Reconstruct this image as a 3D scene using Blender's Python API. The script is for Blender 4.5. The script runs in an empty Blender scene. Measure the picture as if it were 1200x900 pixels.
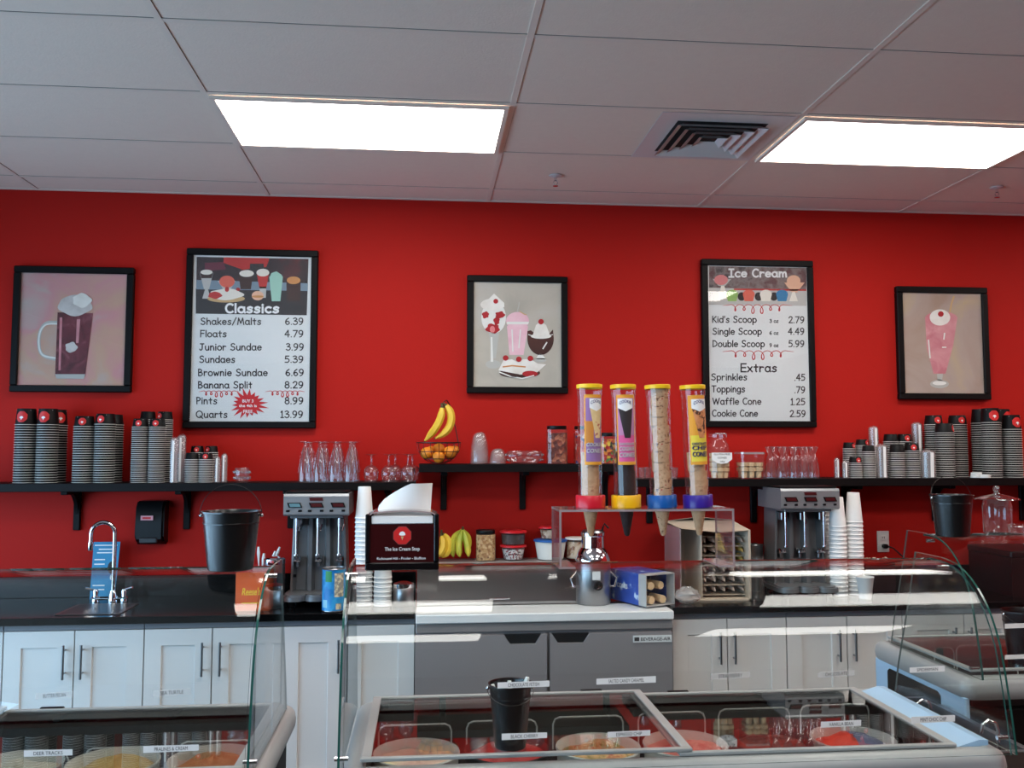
import bpy, math, random
from math import sin, cos, pi, radians, sqrt, atan2
from mathutils import Vector, Matrix
random.seed(7)
C = bpy.context.scene.collection
sc = bpy.context.scene

# ------------------------------------------------------------------ camera
FPX, YAW, PITCH, CAMZ = 1061.0, radians(5.51), radians(4.058), 1.70
cam_d = bpy.data.cameras.new('camera'); cam = bpy.data.objects.new('camera', cam_d); C.objects.link(cam)
cam_d.sensor_width = 36.0; cam_d.sensor_fit = 'HORIZONTAL'; cam_d.lens = FPX / 1200 * 36; cam_d.clip_start = 0.02
cam.location = (0, 0, CAMZ); cam.rotation_euler = (pi/2 + PITCH, 0, -YAW)
sc.camera = cam
# ------------------------------------------------------------------ world, daylight, exposure
w = bpy.data.worlds.new('world'); sc.world = w; w.use_nodes = True
w.node_tree.nodes['Background'].inputs[0].default_value = (.55, .7, 1, 1)
w.node_tree.nodes['Background'].inputs[1].default_value = .6
sc.view_settings.view_transform = 'Standard'; sc.view_settings.look = 'None'
sc.view_settings.exposure = 0.12; sc.view_settings.gamma = 1.0; sc.view_settings.use_curve_mapping = False
PANEL_L = 11.0            # radiance of the ceiling panels
DAY_W = 330.0            # daylight through the storefront windows
sc.cycles.use_denoising = True
sc.cycles.transparent_max_bounces = 40; sc.cycles.max_bounces = 12; sc.cycles.glossy_bounces = 6
sc.cycles.caustics_reflective = False; sc.cycles.caustics_refractive = False
sc.cycles.sample_clamp_indirect = 8

def area_light(name, loc, rot, sx, sy, watts, col):
    l = bpy.data.lights.new(name, 'AREA'); l.shape = 'RECTANGLE'; l.size = sx; l.size_y = sy; l.energy = watts; l.color = col
    o = bpy.data.objects.new(name, l); C.objects.link(o); o.location = loc; o.rotation_euler = rot
    return o
# storefront windows are in the left wall: daylight enters towards +X
area_light('daylight', (-3.95, .35, 1.24), (0, -pi/2+.5, 0), 2.1, 8.3, DAY_W, (.43, .72, 1.0))

# ------------------------------------------------------------------ pixel helpers (1200 x 900 frame)
def ray(u, v):
    a, b = u - 600, v - 450
    cp, sp = cos(PITCH), sin(PITCH)
    y = FPX*cp + b*sp; z = FPX*sp - b*cp
    c, s = cos(YAW), sin(YAW)
    return Vector((a*c + y*s, -a*s + y*c, z))
def at(u, v, Y):
    r = ray(u, v); r = r * (Y / r.y); return Vector((r.x, Y, CAMZ + r.z))
def on(u, v, Z):
    r = ray(u, v); t = (Z - CAMZ) / r.z; return Vector((r.x*t, r.y*t, Z))
def xat(u, Y, v=560): return at(u, v, Y).x
def zat(v, Y, u=600): return at(u, v, Y).z

# ------------------------------------------------------------------ materials
def lin(c):
    c = c / 255.0
    return c/12.92 if c <= .04045 else ((c+.055)/1.055)**2.4
def rgb(r, g, b): return (lin(r), lin(g), lin(b), 1)
def mat(name, col, rough=.5, metal=0., spec=.5, bump=0., bscale=40., vary=0., vscale=8., coat=0.):
    m = bpy.data.materials.new(name); m.use_nodes = True
    nt = m.node_tree; p = nt.nodes['Principled BSDF']
    p.inputs['Base Color'].default_value = col; p.inputs['Roughness'].default_value = rough
    p.inputs['Metallic'].default_value = metal; p.inputs['Specular IOR Level'].default_value = spec
    p.inputs['Coat Weight'].default_value = coat
    if bump or vary:
        tc = nt.nodes.new('ShaderNodeTexCoord')
    if bump:
        n = nt.nodes.new('ShaderNodeTexNoise'); n.inputs['Scale'].default_value = bscale; n.inputs['Detail'].default_value = 4
        b = nt.nodes.new('ShaderNodeBump'); b.inputs['Strength'].default_value = bump; b.inputs['Distance'].default_value = .01
        nt.links.new(tc.outputs['Object'], n.inputs['Vector']); nt.links.new(n.outputs['Fac'], b.inputs['Height']); nt.links.new(b.outputs['Normal'], p.inputs['Normal'])
    if vary:
        n = nt.nodes.new('ShaderNodeTexNoise'); n.inputs['Scale'].default_value = vscale; n.inputs['Detail'].default_value = 5
        mx = nt.nodes.new('ShaderNodeMix'); mx.data_type = 'RGBA'
        mx.inputs[6].default_value = tuple(min(1, c*(1-vary)) for c in col[:3]) + (1,)
        mx.inputs[7].default_value = tuple(min(1, c*(1+vary)) for c in col[:3]) + (1,)
        nt.links.new(tc.outputs['Object'], n.inputs['Vector']); nt.links.new(n.outputs['Fac'], mx.inputs[0]); nt.links.new(mx.outputs[2], p.inputs['Base Color'])
    return m
def mottled(name, stops, scale=20., detail=4., rough=.6, bump=0., dist=0., voronoi=False):
    """colour ramp over noise: stops = [(pos, colour), ...]"""
    m = bpy.data.materials.new(name); m.use_nodes = True
    nt = m.node_tree; p = nt.nodes['Principled BSDF']; p.inputs['Roughness'].default_value = rough
    tc = nt.nodes.new('ShaderNodeTexCoord')
    if voronoi:
        n = nt.nodes.new('ShaderNodeTexVoronoi'); n.inputs['Scale'].default_value = scale; fac = n.outputs['Color']
        sep = nt.nodes.new('ShaderNodeSeparateColor'); nt.links.new(fac, sep.inputs[0]); fac = sep.outputs[0]; hgt = n.outputs['Distance']
    else:
        n = nt.nodes.new('ShaderNodeTexNoise'); n.inputs['Scale'].default_value = scale; n.inputs['Detail'].default_value = detail; n.inputs['Distortion'].default_value = dist
        fac = n.outputs['Fac']; hgt = fac
    nt.links.new(tc.outputs['Object'], n.inputs['Vector'])
    r = nt.nodes.new('ShaderNodeValToRGB'); e = r.color_ramp.elements
    while len(e) < len(stops): e.new(.5)
    for k, (q, c) in enumerate(stops): e[k].position = q; e[k].color = c
    if voronoi: r.color_ramp.interpolation = 'CONSTANT'
    nt.links.new(fac, r.inputs[0]); nt.links.new(r.outputs[0], p.inputs['Base Color'])
    if bump:
        b = nt.nodes.new('ShaderNodeBump'); b.inputs['Strength'].default_value = bump; b.inputs['Distance'].default_value = .01
        nt.links.new(hgt, b.inputs['Height']); nt.links.new(b.outputs['Normal'], p.inputs['Normal'])
    return m
def glass(name, tint=(1, 1, 1, 1), r0=.04, gain=1.0, rough=0.0, body=0.0, bodycol=(1, 1, 1, 1), power=5):
    """thin glass: clear, with a Fresnel-weighted mirror on each surface"""
    m = bpy.data.materials.new(name); m.use_nodes = True; nt = m.node_tree
    for n in list(nt.nodes): nt.nodes.remove(n)
    o = nt.nodes.new('ShaderNodeOutputMaterial'); t = nt.nodes.new('ShaderNodeBsdfTransparent'); t.inputs[0].default_value = tint
    g = nt.nodes.new('ShaderNodeBsdfGlossy'); g.inputs['Roughness'].default_value = rough
    lw = nt.nodes.new('ShaderNodeLayerWeight'); lw.inputs[0].default_value = .5
    pw = nt.nodes.new('ShaderNodeMath'); pw.operation = 'POWER'; pw.inputs[1].default_value = power
    ml = nt.nodes.new('ShaderNodeMath'); ml.operation = 'MULTIPLY_ADD'; ml.inputs[1].default_value = (1-r0)*gain; ml.inputs[2].default_value = r0*gain; ml.use_clamp = True
    nt.links.new(lw.outputs['Facing'], pw.inputs[0]); nt.links.new(pw.outputs[0], ml.inputs[0])
    base = t.outputs[0]
    if body:
        d = nt.nodes.new('ShaderNodeBsdfDiffuse'); d.inputs[0].default_value = bodycol
        mb_ = nt.nodes.new('ShaderNodeMixShader'); mb_.inputs[0].default_value = body
        nt.links.new(t.outputs[0], mb_.inputs[1]); nt.links.new(d.outputs[0], mb_.inputs[2]); base = mb_.outputs[0]
    mx = nt.nodes.new('ShaderNodeMixShader')
    nt.links.new(ml.outputs[0], mx.inputs[0]); nt.links.new(base, mx.inputs[1]); nt.links.new(g.outputs[0], mx.inputs[2]); nt.links.new(mx.outputs[0], o.inputs[0])
    return m
def emit(name, col, s):
    m = bpy.data.materials.new(name); m.use_nodes = True; nt = m.node_tree
    p = nt.nodes['Principled BSDF']; p.inputs['Emission Color'].default_value = col; p.inputs['Emission Strength'].default_value = s
    return m

RED = mat('red wall paint', rgb(181, 33, 27), .6, spec=.08, bump=.06, bscale=90)
CEIL = mat('white ceiling tile', rgb(238, 222, 208), .9, bump=.10, bscale=120, vary=.03, vscale=30)
GRID = mat('white ceiling grid', rgb(234, 219, 206), .6)
WHITEWALL = mat('off white wall paint', rgb(200, 195, 188), .8)
FLOOR = mat('dark grey floor tile', rgb(84, 77, 70), .7, spec=.15, vary=.1)
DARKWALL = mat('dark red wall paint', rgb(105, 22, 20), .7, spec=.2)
BLACKWOOD = mat('black painted wood', rgb(14, 10, 11), .5, spec=.15)
FRAMEBLK = mat('black picture frame', rgb(12, 9, 10), .5, spec=.15)
WHITEPANEL = mat('white cabinet paint', rgb(226, 222, 219), .45, spec=.3)
SEAM = mat('grey cabinet edge', rgb(120, 120, 126), .5)
COUNTER = mat('black stone counter', rgb(10, 10, 11), .14, spec=.25, vary=.3, vscale=120)
STEEL = mat('brushed steel', rgb(150, 150, 152), .32, 1.0, bump=.02, bscale=200)
STEELDK = mat('grey steel door', rgb(142, 138, 140), .5, .15)
STEELRAIL = mat('pale steel rail', rgb(160, 154, 152), .4, .3)
CHROME = mat('chrome', rgb(225, 225, 230), .08, 1.0)
SILVER = mat('silver painted casing', rgb(150, 152, 155), .35, .5)
MIXER = mat('grey mixer enamel', rgb(120, 122, 124), .35, .35)
RIMGREY = mat('grey plastic rim', rgb(172, 172, 172), .38, .1)
CASEWHITE = mat('white freezer side panel with daylight tint', rgb(176, 210, 240), .35)  # blue of the window daylight put into the white panel colour
CASEBLK = mat('black freezer body', rgb(14, 11, 11), .5, spec=.2)
WELL = mat('grey freezer liner', rgb(92, 92, 88), .5, spec=.2)
BLK = mat('black plastic', rgb(11, 11, 13), .38, spec=.25)
BLKM = mat('black enamelled metal', rgb(8, 9, 11), .26, spec=.75)
WHT = mat('white plastic', rgb(235, 235, 232), .45)
FOAM = mat('white foam', rgb(238, 237, 235), .75)
PAPER = mat('white paper', rgb(236, 236, 234), .8)
CUPBLK = mat('black paper cup', rgb(9, 8, 9), .5, spec=.2)
CUPRIM = mat('white paper rim', rgb(222, 218, 214), .6)
LOGORED = mat('red printed logo', rgb(205, 25, 22), .5)
INK = mat('black ink', rgb(42, 40, 42), .7)
INKW = mat('white ink', rgb(240, 240, 240), .6)
INKRED = mat('red ink', rgb(205, 35, 40), .6)
SHEET = mat('white menu sheet', rgb(222, 225, 225), .6)
GLASS = glass('clear sheet glass', (.97, .988, .98, 1), .028, 1.05)
LIDGLASS = glass('freezer lid glass', (.96, .975, .97, 1), .05, 1.35)
PANE = glass('picture pane', (1, 1, 1, 1), .035, 1.0)
GEDGE = mat('green glass edge', rgb(34, 82, 74), .1, 0, .5)
BEDGE = mat('pale glass edge', rgb(120, 128, 124), .2, 0, .5)
DRINK = glass('drinking glass', (.93, .92, .93, 1), .07, 1.0, .02, .03, rgb(230, 225, 230), 2.2)
ACRY = glass('clear acrylic', (.97, .97, .98, 1), .05, 1.0, .02, .03, rgb(235, 225, 225), 4)
ACREDGE = glass('acrylic edge', (.8, .78, .78, 1), .2, 1.0, .1, .45, rgb(225, 205, 205), 3)
PLASTIC = glass('cloudy clear plastic', (.93, .90, .89, 1), .06, 1.0, .25, .3, rgb(236, 230, 226), 3)
PLJAR = glass('clear jar plastic', (.96, .95, .94, 1), .05, 1.0, .03, .03, rgb(230, 225, 220), 4)

# ------------------------------------------------------------------ mesh builder
class MB:
    def __init__(s): s.v = []; s.f = []; s.m = []; s.mats = []
    def mi(s, m):
        if m not in s.mats: s.mats.append(m)
        return s.mats.index(m)
    def add(s, vs, fs, m):
        o = len(s.v); s.v += [tuple(v) for v in vs]; k = s.mi(m)
        for f in fs: s.f.append([i+o for i in f]); s.m.append(k)
        return s
    def box(s, x0, x1, y0, y1, z0, z1, m, bev=0):
        if bev:
            b = min(bev, (x1-x0)/2.01, (y1-y0)/2.01, (z1-z0)/2.01)
            # chamfered box: three nested rings
            vs = []; 
            for (z, k) in ((z0, b), (z0+b, 0), (z1-b, 0), (z1, b)):
                X0, X1, Y0, Y1 = x0+k, x1-k, y0+k, y1-k
                c = b if k == 0 else b*.6
                vs += [(X0+c, Y0, z), (X1-c, Y0, z), (X1, Y0+c, z), (X1, Y1-c, z), (X1-c, Y1, z), (X0+c, Y1, z), (X0, Y1-c, z), (X0, Y0+c, z)]
            fs = [list(range(7, -1, -1)), list(range(24, 32))]
            for r in range(3):
                for i in range(8): fs.append([r*8+i, r*8+(i+1) % 8, r*8+8+(i+1) % 8, r*8+8+i])
            return s.add(vs, fs, m)
        vs = [(x0, y0, z0), (x1, y0, z0), (x1, y1, z0), (x0, y1, z0), (x0, y0, z1), (x1, y0, z1), (x1, y1, z1), (x0, y1, z1)]
        return s.add(vs, [(3, 2, 1, 0), (4, 5, 6, 7), (0, 1, 5, 4), (1, 2, 6, 5), (2, 3, 7, 6), (3, 0, 4, 7)], m)
    def lathe(s, prof, m, n=24, c=(0, 0, 0), capb=False, capt=False, mats=None):
        vs = []; fs = []
        for (r, z) in prof:
            for i in range(n):
                a = 2*pi*i/n; vs.append((c[0]+r*cos(a), c[1]+r*sin(a), c[2]+z))
        o = len(s.v); s.v += vs
        for j in range(len(prof)-1):
            k = s.mi(mats[j] if mats else m)
            for i in range(n):
                s.f.append([o+j*n+i, o+j*n+(i+1) % n, o+(j+1)*n+(i+1) % n, o+(j+1)*n+i]); s.m.append(k)
        if capb: s.f.append([o+i for i in range(n-1, -1, -1)]); s.m.append(s.mi(mats[0] if mats else m))
        if capt: s.f.append([o+(len(prof)-1)*n+i for i in range(n)]); s.m.append(s.mi(mats[-1] if mats else m))
        return s
    def sweep(s, pts, rad, m, n=8, cap=True, closed=False):
        P = [Vector(p) for p in pts]; L = len(P)
        R = rad if isinstance(rad, (list, tuple)) else [rad]*L
        t0 = (P[1]-P[0]).normalized(); up = Vector((0, 0, 1)) if abs(t0.z) < .9 else Vector((1, 0, 0))
        nrm = (up - t0*up.dot(t0)).normalized(); vs = []
        for i in range(L):
            if closed: t = (P[(i+1) % L]-P[i-1])
            else: t = (P[min(i+1, L-1)]-P[max(i-1, 0)])
            t.normalize(); nrm = (nrm - t*nrm.dot(t)).normalized(); bn = t.cross(nrm)
            for k in range(n):
                a = 2*pi*k/n; vs.append(P[i] + (nrm*cos(a)+bn*sin(a))*R[i])
        fs = []
        for i in range(L if closed else L-1):
            j = (i+1) % L
            for k in range(n): fs.append([i*n+k, i*n+(k+1) % n, j*n+(k+1) % n, j*n+k])
        if cap and not closed: fs += [list(range(n-1, -1, -1)), [(L-1)*n+k for k in range(n)]]
        return s.add(vs, fs, m)
    def prism(s, poly, axis, a0, a1, m, edge=None):
        """extrude a 2-D polygon; axis 'x': (y,z) polygon, 'y': (x,z), 'z': (x,y)"""
        n = len(poly)
        def p(q, a): return (a, q[0], q[1]) if axis == 'x' else ((q[0], a, q[1]) if axis == 'y' else (q[0], q[1], a))
        o = len(s.v); s.v += [p(q, a0) for q in poly] + [p(q, a1) for q in poly]
        k = s.mi(m); e = s.mi(edge or m)
        s.f.append([o+i for i in range(n)]); s.m.append(k); s.f.append([o+n+i for i in range(n-1, -1, -1)]); s.m.append(k)
        for i in range(n): s.f.append([o+i, o+n+i, o+n+(i+1) % n, o+(i+1) % n]); s.m.append(e)
        return s
    def poly(s, pts, m): return s.add(pts, [list(range(len(pts)))], m)
    def ball(s, c, r, m, n=16, k=10, sx=1, sy=1, sz=1):
        prof = [(max(1e-4, r*sin(pi*j/k)), -r*cos(pi*j/k)) for j in range(k+1)]
        o = len(s.v); s.lathe(prof, m, n)
        for i in range(o, len(s.v)):
            v = s.v[i]; s.v[i] = (c[0]+v[0]*sx, c[1]+v[1]*sy, c[2]+v[2]*sz)
        return s
    def xf(s, M, start=0):
        for i in range(start, len(s.v)): s.v[i] = tuple(M @ Vector(s.v[i]))
        return s
    def build(s, name, parent=None, loc=None, rot=None, smooth=True, recalc=True):
        me = bpy.data.meshes.new(name); me.from_pydata([tuple(v) for v in s.v], [], s.f)
        for m in s.mats: me.materials.append(m)
        me.polygons.foreach_set('material_index', s.m)
        if recalc:
            import bmesh
            b = bmesh.new(); b.from_mesh(me); bmesh.ops.recalc_face_normals(b, faces=b.faces); b.to_mesh(me); b.free()
        if smooth:
            me.polygons.foreach_set('use_smooth', [True]*len(me.polygons)); me.set_sharp_from_angle(angle=radians(38))
        me.update()
        o = bpy.data.objects.new(name, me); C.objects.link(o)
        if parent: o.parent = parent
        if loc is not None: o.location = loc
        if rot is not None: o.rotation_euler = rot
        return o

def tag(o, label, cat, group=None):
    o['label'] = label; o['category'] = cat
    if group: o['group'] = group
    return o
def thing(name, label, cat, loc=(0, 0, 0), rz=0, group=None):
    o = bpy.data.objects.new(name, None); o.empty_display_size = .05; C.objects.link(o); o.location = loc; o.rotation_euler = (0, 0, rz)
    return tag(o, label, cat, group)
def struct(o): o['kind'] = 'structure'; return o
def dup(root, loc, label=None, group=None, rz=None):
    r = root.copy(); C.objects.link(r); r.location = loc
    if label: r['label'] = label
    if group: r['group'] = group
    if rz is not None: r.rotation_euler = (0, 0, rz)
    for ch in root.children:
        c = ch.copy(); C.objects.link(c); c.parent = r
        for g in ch.children:
            d = g.copy(); C.objects.link(d); d.parent = c
    return r

_tc = {}
def text_geo(s, bold=0., shear=0.):
    key = (s, bold, shear)
    if key in _tc: return _tc[key]
    cu = bpy.data.curves.new('lettering', 'FONT'); cu.body = s; cu.offset = bold; cu.shear = shear; cu.resolution_u = 3; cu.fill_mode = 'FRONT'
    ob = bpy.data.objects.new('lettering', cu)
    me = bpy.data.meshes.new_from_object(ob)
    vs = [(v.co.x, v.co.y) for v in me.vertices]; fs = [list(p.vertices) for p in me.polygons]
    bpy.data.meshes.remove(me); bpy.data.objects.remove(ob); bpy.data.curves.remove(cu)
    x0 = min(v[0] for v in vs); x1 = max(v[0] for v in vs)
    _tc[key] = ([((v[0]-x0)/(x1-x0), v[1]/.73) for v in vs], fs, (x1-x0)/.73)
    return _tc[key]
def put_text(mb, s, f, m, bold=0., shear=0.):
    """f maps (x 0..1 over the width, y in cap heights) to a point"""
    vs, fs, _ = text_geo(s, bold, shear)
    mb.add([f(x, y) for x, y in vs], fs, m)

# ------------------------------------------------------------------ room shell
WALLY, CEILZ = 5.03, CAMZ + 1.394
RX0, RX1, RY0 = -4.1, 5.6, -5.2
def slab(name, b, m):
    o = MB().box(*b, m).build(name, smooth=False); return struct(o)
slab('wall_back', (RX0, RX1, WALLY, WALLY+.12, 0, CEILZ+.1), RED)
slab('floor', (RX0, RX1, RY0, WALLY, -.1, 0), FLOOR)
slab('ceiling', (RX0, RX1, RY0, WALLY, CEILZ, CEILZ+.1), CEIL)
slab('wall_right', (RX1, RX1+.12, RY0, WALLY, 0, CEILZ+.1), RED)
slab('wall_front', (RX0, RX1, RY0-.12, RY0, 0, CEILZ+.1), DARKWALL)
b = MB(); WY0, WY1, WZ0, WZ1 = -3.9, 4.6, .08, 2.35
b.box(RX0-.12, RX0, RY0, WY0, 0, CEILZ+.1, WHITEWALL).box(RX0-.12, RX0, WY1, WALLY, 0, CEILZ+.1, WHITEWALL)
b.box(RX0-.12, RX0, WY0, WY1, 0, WZ0, WHITEWALL).box(RX0-.12, RX0, WY0, WY1, WZ1, CEILZ+.1, WHITEWALL)
struct(b.build('wall_left', smooth=False))
wf = MB()
for k in range(6):
    y = WY0 + (WY1-WY0)*k/5; wf.box(RX0-.09, RX0-.03, max(WY0, y-.03), min(WY1, y+.03), WZ0, WZ1, SEAM)
wf.box(RX0-.09, RX0-.03, WY0, WY1, WZ0, WZ0+.05, SEAM).box(RX0-.09, RX0-.03, WY0, WY1, WZ1-.05, WZ1, SEAM)
wo = struct(wf.build('window_1', smooth=False))
MB().box(RX0-.066, RX0-.06, WY0+.03, WY1-.03, WZ0+.05, WZ1-.05, PANE).build('pane', wo, smooth=False)
# ceiling grid
GX0, GY0, TX, TY = -.871, 2.957, 1.2192, .6096
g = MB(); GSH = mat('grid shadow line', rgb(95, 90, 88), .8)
xs = [GX0+TX*k for k in range(-6, 6)]; ys = [GY0+TY*j for j in range(-14, 4)]
for x in xs:
    if RX0 < x < RX1: g.box(x-.012, x+.012, RY0, WALLY, CEILZ-.003, CEILZ-.0005, GRID)
for y in ys: g.box(RX0, RX1, y-.012, y+.012, CEILZ-.0028, CEILZ-.0005, GRID)
for x in xs:      # dark strip painting the shade line beside each bar
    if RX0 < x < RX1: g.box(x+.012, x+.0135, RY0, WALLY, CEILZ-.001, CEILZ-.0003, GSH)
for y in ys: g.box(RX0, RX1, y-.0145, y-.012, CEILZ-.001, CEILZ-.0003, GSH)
g.box(RX0, RX1, WALLY-.022, WALLY-.001, CEILZ-.004, CEILZ-.0005, GRID)
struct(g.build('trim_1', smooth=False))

# ------------------------------------------------------------------ ceiling lights
DIFF = emit('lit diffuser', (1, .965, .91, 1), PANEL_L)
lt = thing('ceiling_light', 'x', 'ceiling light', (0, 0, CEILZ))
fr = MB(); a, c_ = TX-.03, TY-.03
for (x0, x1, y0, y1) in ((0, a, 0, .018), (0, a, c_-.018, c_), (0, .018, .018, c_-.018), (a-.018, a, .018, c_-.018)): fr.box(x0, x1, y0, y1, -.016, -.004, GRID)
fr.build('frame', lt, smooth=False)
MB().box(.018, a-.018, .018, c_-.018, -.010, -.004, DIFF).build('diffuser', lt, smooth=False)
first = True
for row, cells in ((0, (-4, 0, 2, 4)), (-3, (-5, -3, 0, 2, 4)), (-6, (-5, -3, 0, 2))):  # rightmost unseen panels added to brighten the right-hand cabinets
    for i in cells:
        x = GX0 + TX*i + .015; y = GY0 + TY*(1+row) + .015
        if not (RX0 < x < RX1-TX and RY0 < y): continue
        if (i, row) == (0, 0): lab = 'lit ceiling panel at left, above the price board headed Classics'
        elif (i, row) == (2, 0): lab = 'lit ceiling panel at right, beside the square air vent'
        else: lab = 'lit ceiling panel outside the photo, some of these added for brightness'
        o = lt if first else dup(lt, (0, 0, 0)); first = False
        o.location = (x, y, CEILZ); o['label'] = lab; o['group'] = 'ceiling light panels'
# air vent: square diffuser of stepped louvres
VENTD = mat('dark vent throat', rgb(35, 32, 32), .8); VW = mat('white vent metal', rgb(215, 212, 210), .4)
vx, vy = GX0 + TX*2 - .305, GY0 + TY*1.5
v = thing('air_vent', 'square white ceiling air vent with stepped louvres beside the right light panel', 'vent', (vx, vy, CEILZ))
b = MB()
for (x0, x1, y0, y1) in ((-.29, .29, -.29, -.2), (-.29, .29, .2, .29), (-.29, -.2, -.2, .2), (.2, .29, -.2, .2)): b.box(x0, x1, y0, y1, -.006, -.004, VW)
b.build('face_plate', v, smooth=False)
MB().box(-.2, .2, -.2, .2, -.0045, -.0035, VENTD).build('throat', v, smooth=False)
for k, r in enumerate((.2, .155, .11, .065)):
    q = MB(); r2 = r-.028
    o4 = [(-r, -r), (r, -r), (r, r), (-r, r)]; i4 = [(-r2, -r2), (r2, -r2), (r2, r2), (-r2, r2)]
    q.add([(x, y, -.026) for x, y in o4] + [(x, y, -.008) for x, y in i4] + [(x, y, -.028) for x, y in o4] + [(x*.985, y*.985, -.010) for x, y in i4],
          [(i, (i+1) % 4, 4+(i+1) % 4, 4+i) for i in range(4)] + [(8+i, 12+i, 12+(i+1) % 4, 8+(i+1) % 4) for i in range(4)], VW)
    q.build('louvre', v, smooth=False)
# sprinklers
def sprinkler(px, py, lab):
    p = on(px, py, CEILZ); t = thing('fire_sprinkler', lab, 'sprinkler', p, group='fire sprinklers')
    MB().lathe([(.034, -.003), (.034, -.006), (.012, -.012)], VW, 20, capt=True).build('escutcheon', t)
    b = MB().lathe([(.007, -.01), (.007, -.03)], CHROME, 10); b.sweep([(-.006, 0, -.028), (-.012, 0, -.04), (0, 0, -.055)], .0022, CHROME, 6); b.sweep([(.006, 0, -.028), (.012, 0, -.04), (0, 0, -.055)], .0022, CHROME, 6)
    b.build('head', t)
    MB().lathe([(.014, -.055), (.014, -.058)], CHROME, 14, capb=True, capt=True).build('deflector', t)
sprinkler(651, 205, 'small white ceiling sprinkler near the middle above the dessert painting')
sprinkler(1168, 219, 'small ceiling sprinkler at right below the right light panel')

# ------------------------------------------------------------------ shelves
def shelf(x0, x1, ztop, label, brackets):
    t = thing('wall_shelf', label, 'shelf', (x0, WALLY-.002, ztop), group='black wall shelves')
    MB().box(0, x1-x0, -.28, 0, -.042, 0, BLACKWOOD, .002).build('board', t)
    for px in brackets:
        x = xat(px, WALLY) - x0
        b = MB().box(x-.017, x+.017, -.022, 0, -.255, -.043, BLACKWOOD, .003).box(x-.017, x+.017, -.2, -.021, -.062, -.043, BLACKWOOD, .003)
        arc = [(-.02 - .10*(1-cos(k*pi/16)), -.20 + .14*sin(k*pi/16)) for k in range(9)]
        inner = [(-.02 - .085*(1-cos(k*pi/16)), -.185 + .125*sin(k*pi/16)) for k in range(9)]
        b.prism(arc + [(-.021, -.062)], 'x', x-.009, x+.009, BLACKWOOD)
        b.build('bracket', t)
    return t
SH1, SH2, SH3 = 1.524, 1.617, 1.536
shelf(-2.9, xat(487, 4.75), SH1, 'long black wall shelf at left holding paper cups and inverted sundae glasses', (-60, 93, 221, 342, 456))
shelf(xat(490, 4.75)+.004, xat(735, 4.75), SH2, 'short black wall shelf in the middle holding fruit basket and candy jars', (520, 612, 708))
shelf(xat(740, 4.75), 4.3, SH3, 'long black wall shelf at right holding glasses and paper cups', (760, 881, 988, 1093, 1195))

# ------------------------------------------------------------------ framed pictures and price boards
PY = WALLY - .022          # plane of the printed sheets
def wp(px, py, layer=0): return at(px, py, PY - layer*.0006)
def wpoly(mb, pts, m, layer=1): mb.poly([wp(x, y, layer) for x, y in pts], m)
def ell(cx, cy, rx, ry, n=28, a0=0, a1=360, wob=0):
    return [(cx + rx*(1+wob*sin(5*t+cx))*cos(t), cy + ry*(1+wob*cos(4*t+cy))*sin(t)) for t in (radians(a0 + (a1-a0)*k/(n-1 if a1-a0 < 360 else n)) for k in range(n))]
def wstroke(mb, pts, wd, m, layer=2):
    L = []; n = len(pts)
    for i in range(n):
        a = pts[max(i-1, 0)]; c = pts[min(i+1, n-1)]; dx, dy = c[0]-a[0], c[1]-a[1]; l = sqrt(dx*dx+dy*dy) or 1
        q = wd[i] if isinstance(wd, list) else wd
        L.append((pts[i][0]-dy/l*q/2, pts[i][1]+dx/l*q/2, pts[i][0]+dy/l*q/2, pts[i][1]-dx/l*q/2))
    for i in range(n-1):
        A, B = L[i], L[i+1]
        mb.poly([wp(A[0], A[1], layer), wp(B[0], B[1], layer), wp(B[2], B[3], layer), wp(A[2], A[3], layer)], m)
def wtext(mb, s, x0, x1, base, cap, m, layer=2, bold=0., slope=.012, shear=0.):
    def f(x, y): return wp(x0 + (x1-x0)*x, base + slope*(x1-x0)*x*0 - cap*y, layer)
    put_text(mb, s, f, m, bold, shear)
def framed(name, label, cat, box, bw, group, pane=True, sheetmat=SHEET):
    A = at(box[0], box[1], PY); B = at(box[2], box[3], PY)
    x0, x1, z1, z0 = A.x, B.x, A.z, B.z
    t = thing(name, label, cat, ((x0+x1)/2, WALLY-.001, z0), group=group)
    ox, oz = (x0+x1)/2, z0; hw = (x1-x0)/2; h = z1-z0
    b = MB(); y0, y1 = -.036, 0
    for (a, c, d, e) in ((-hw, hw, 0, bw), (-hw, hw, h-bw, h), (-hw, -hw+bw, bw, h-bw), (hw-bw, hw, bw, h-bw)): b.box(a, c, y0, y1, d, e, FRAMEBLK, .004)
    b.build('frame', t)
    t['_o'] = (ox, WALLY-.001, oz)
    s = MB().box(-hw+bw-.004, hw-bw+.004, -.021, -.004, bw-.004, h-bw+.004, sheetmat).build('sheet', t, smooth=False)
    if pane: MB().box(-hw+bw-.002, hw-bw+.002, -.030, -.028, bw-.002, h-bw+.002, PANE).build('pane', t, smooth=False)
    return t
def child(mb, name, t):
    o = Vector(t['_o']); mb.v = [tuple(Vector(v)-o) for v in mb.v]
    return mb.build(name, t, smooth=False, recalc=False)
def flourish(x0, x1, y, h, m, mb, loops=6):
    pts = []; n = 150; wds = []
    for k in range(n+1):
        u = k/n; t = u*2*pi*loops; env = .4+.6*sin(pi*u)**.5
        x = x0 + (x1-x0)*(.12+.76*u) + 2.2*(h/12)*env*sin(t)*1.6
        yy = y + h*.42*env*(1-cos(t))*(.65+.35*abs(cos(2*pi*u)))
        pts.append((x, yy)); wds.append(.7 + .5*(1-cos(t))/2)
    wstroke(mb, [(x0, y+1.2)] + pts + [(x1, y+1.2)], [.4] + wds + [.4], m)

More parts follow.
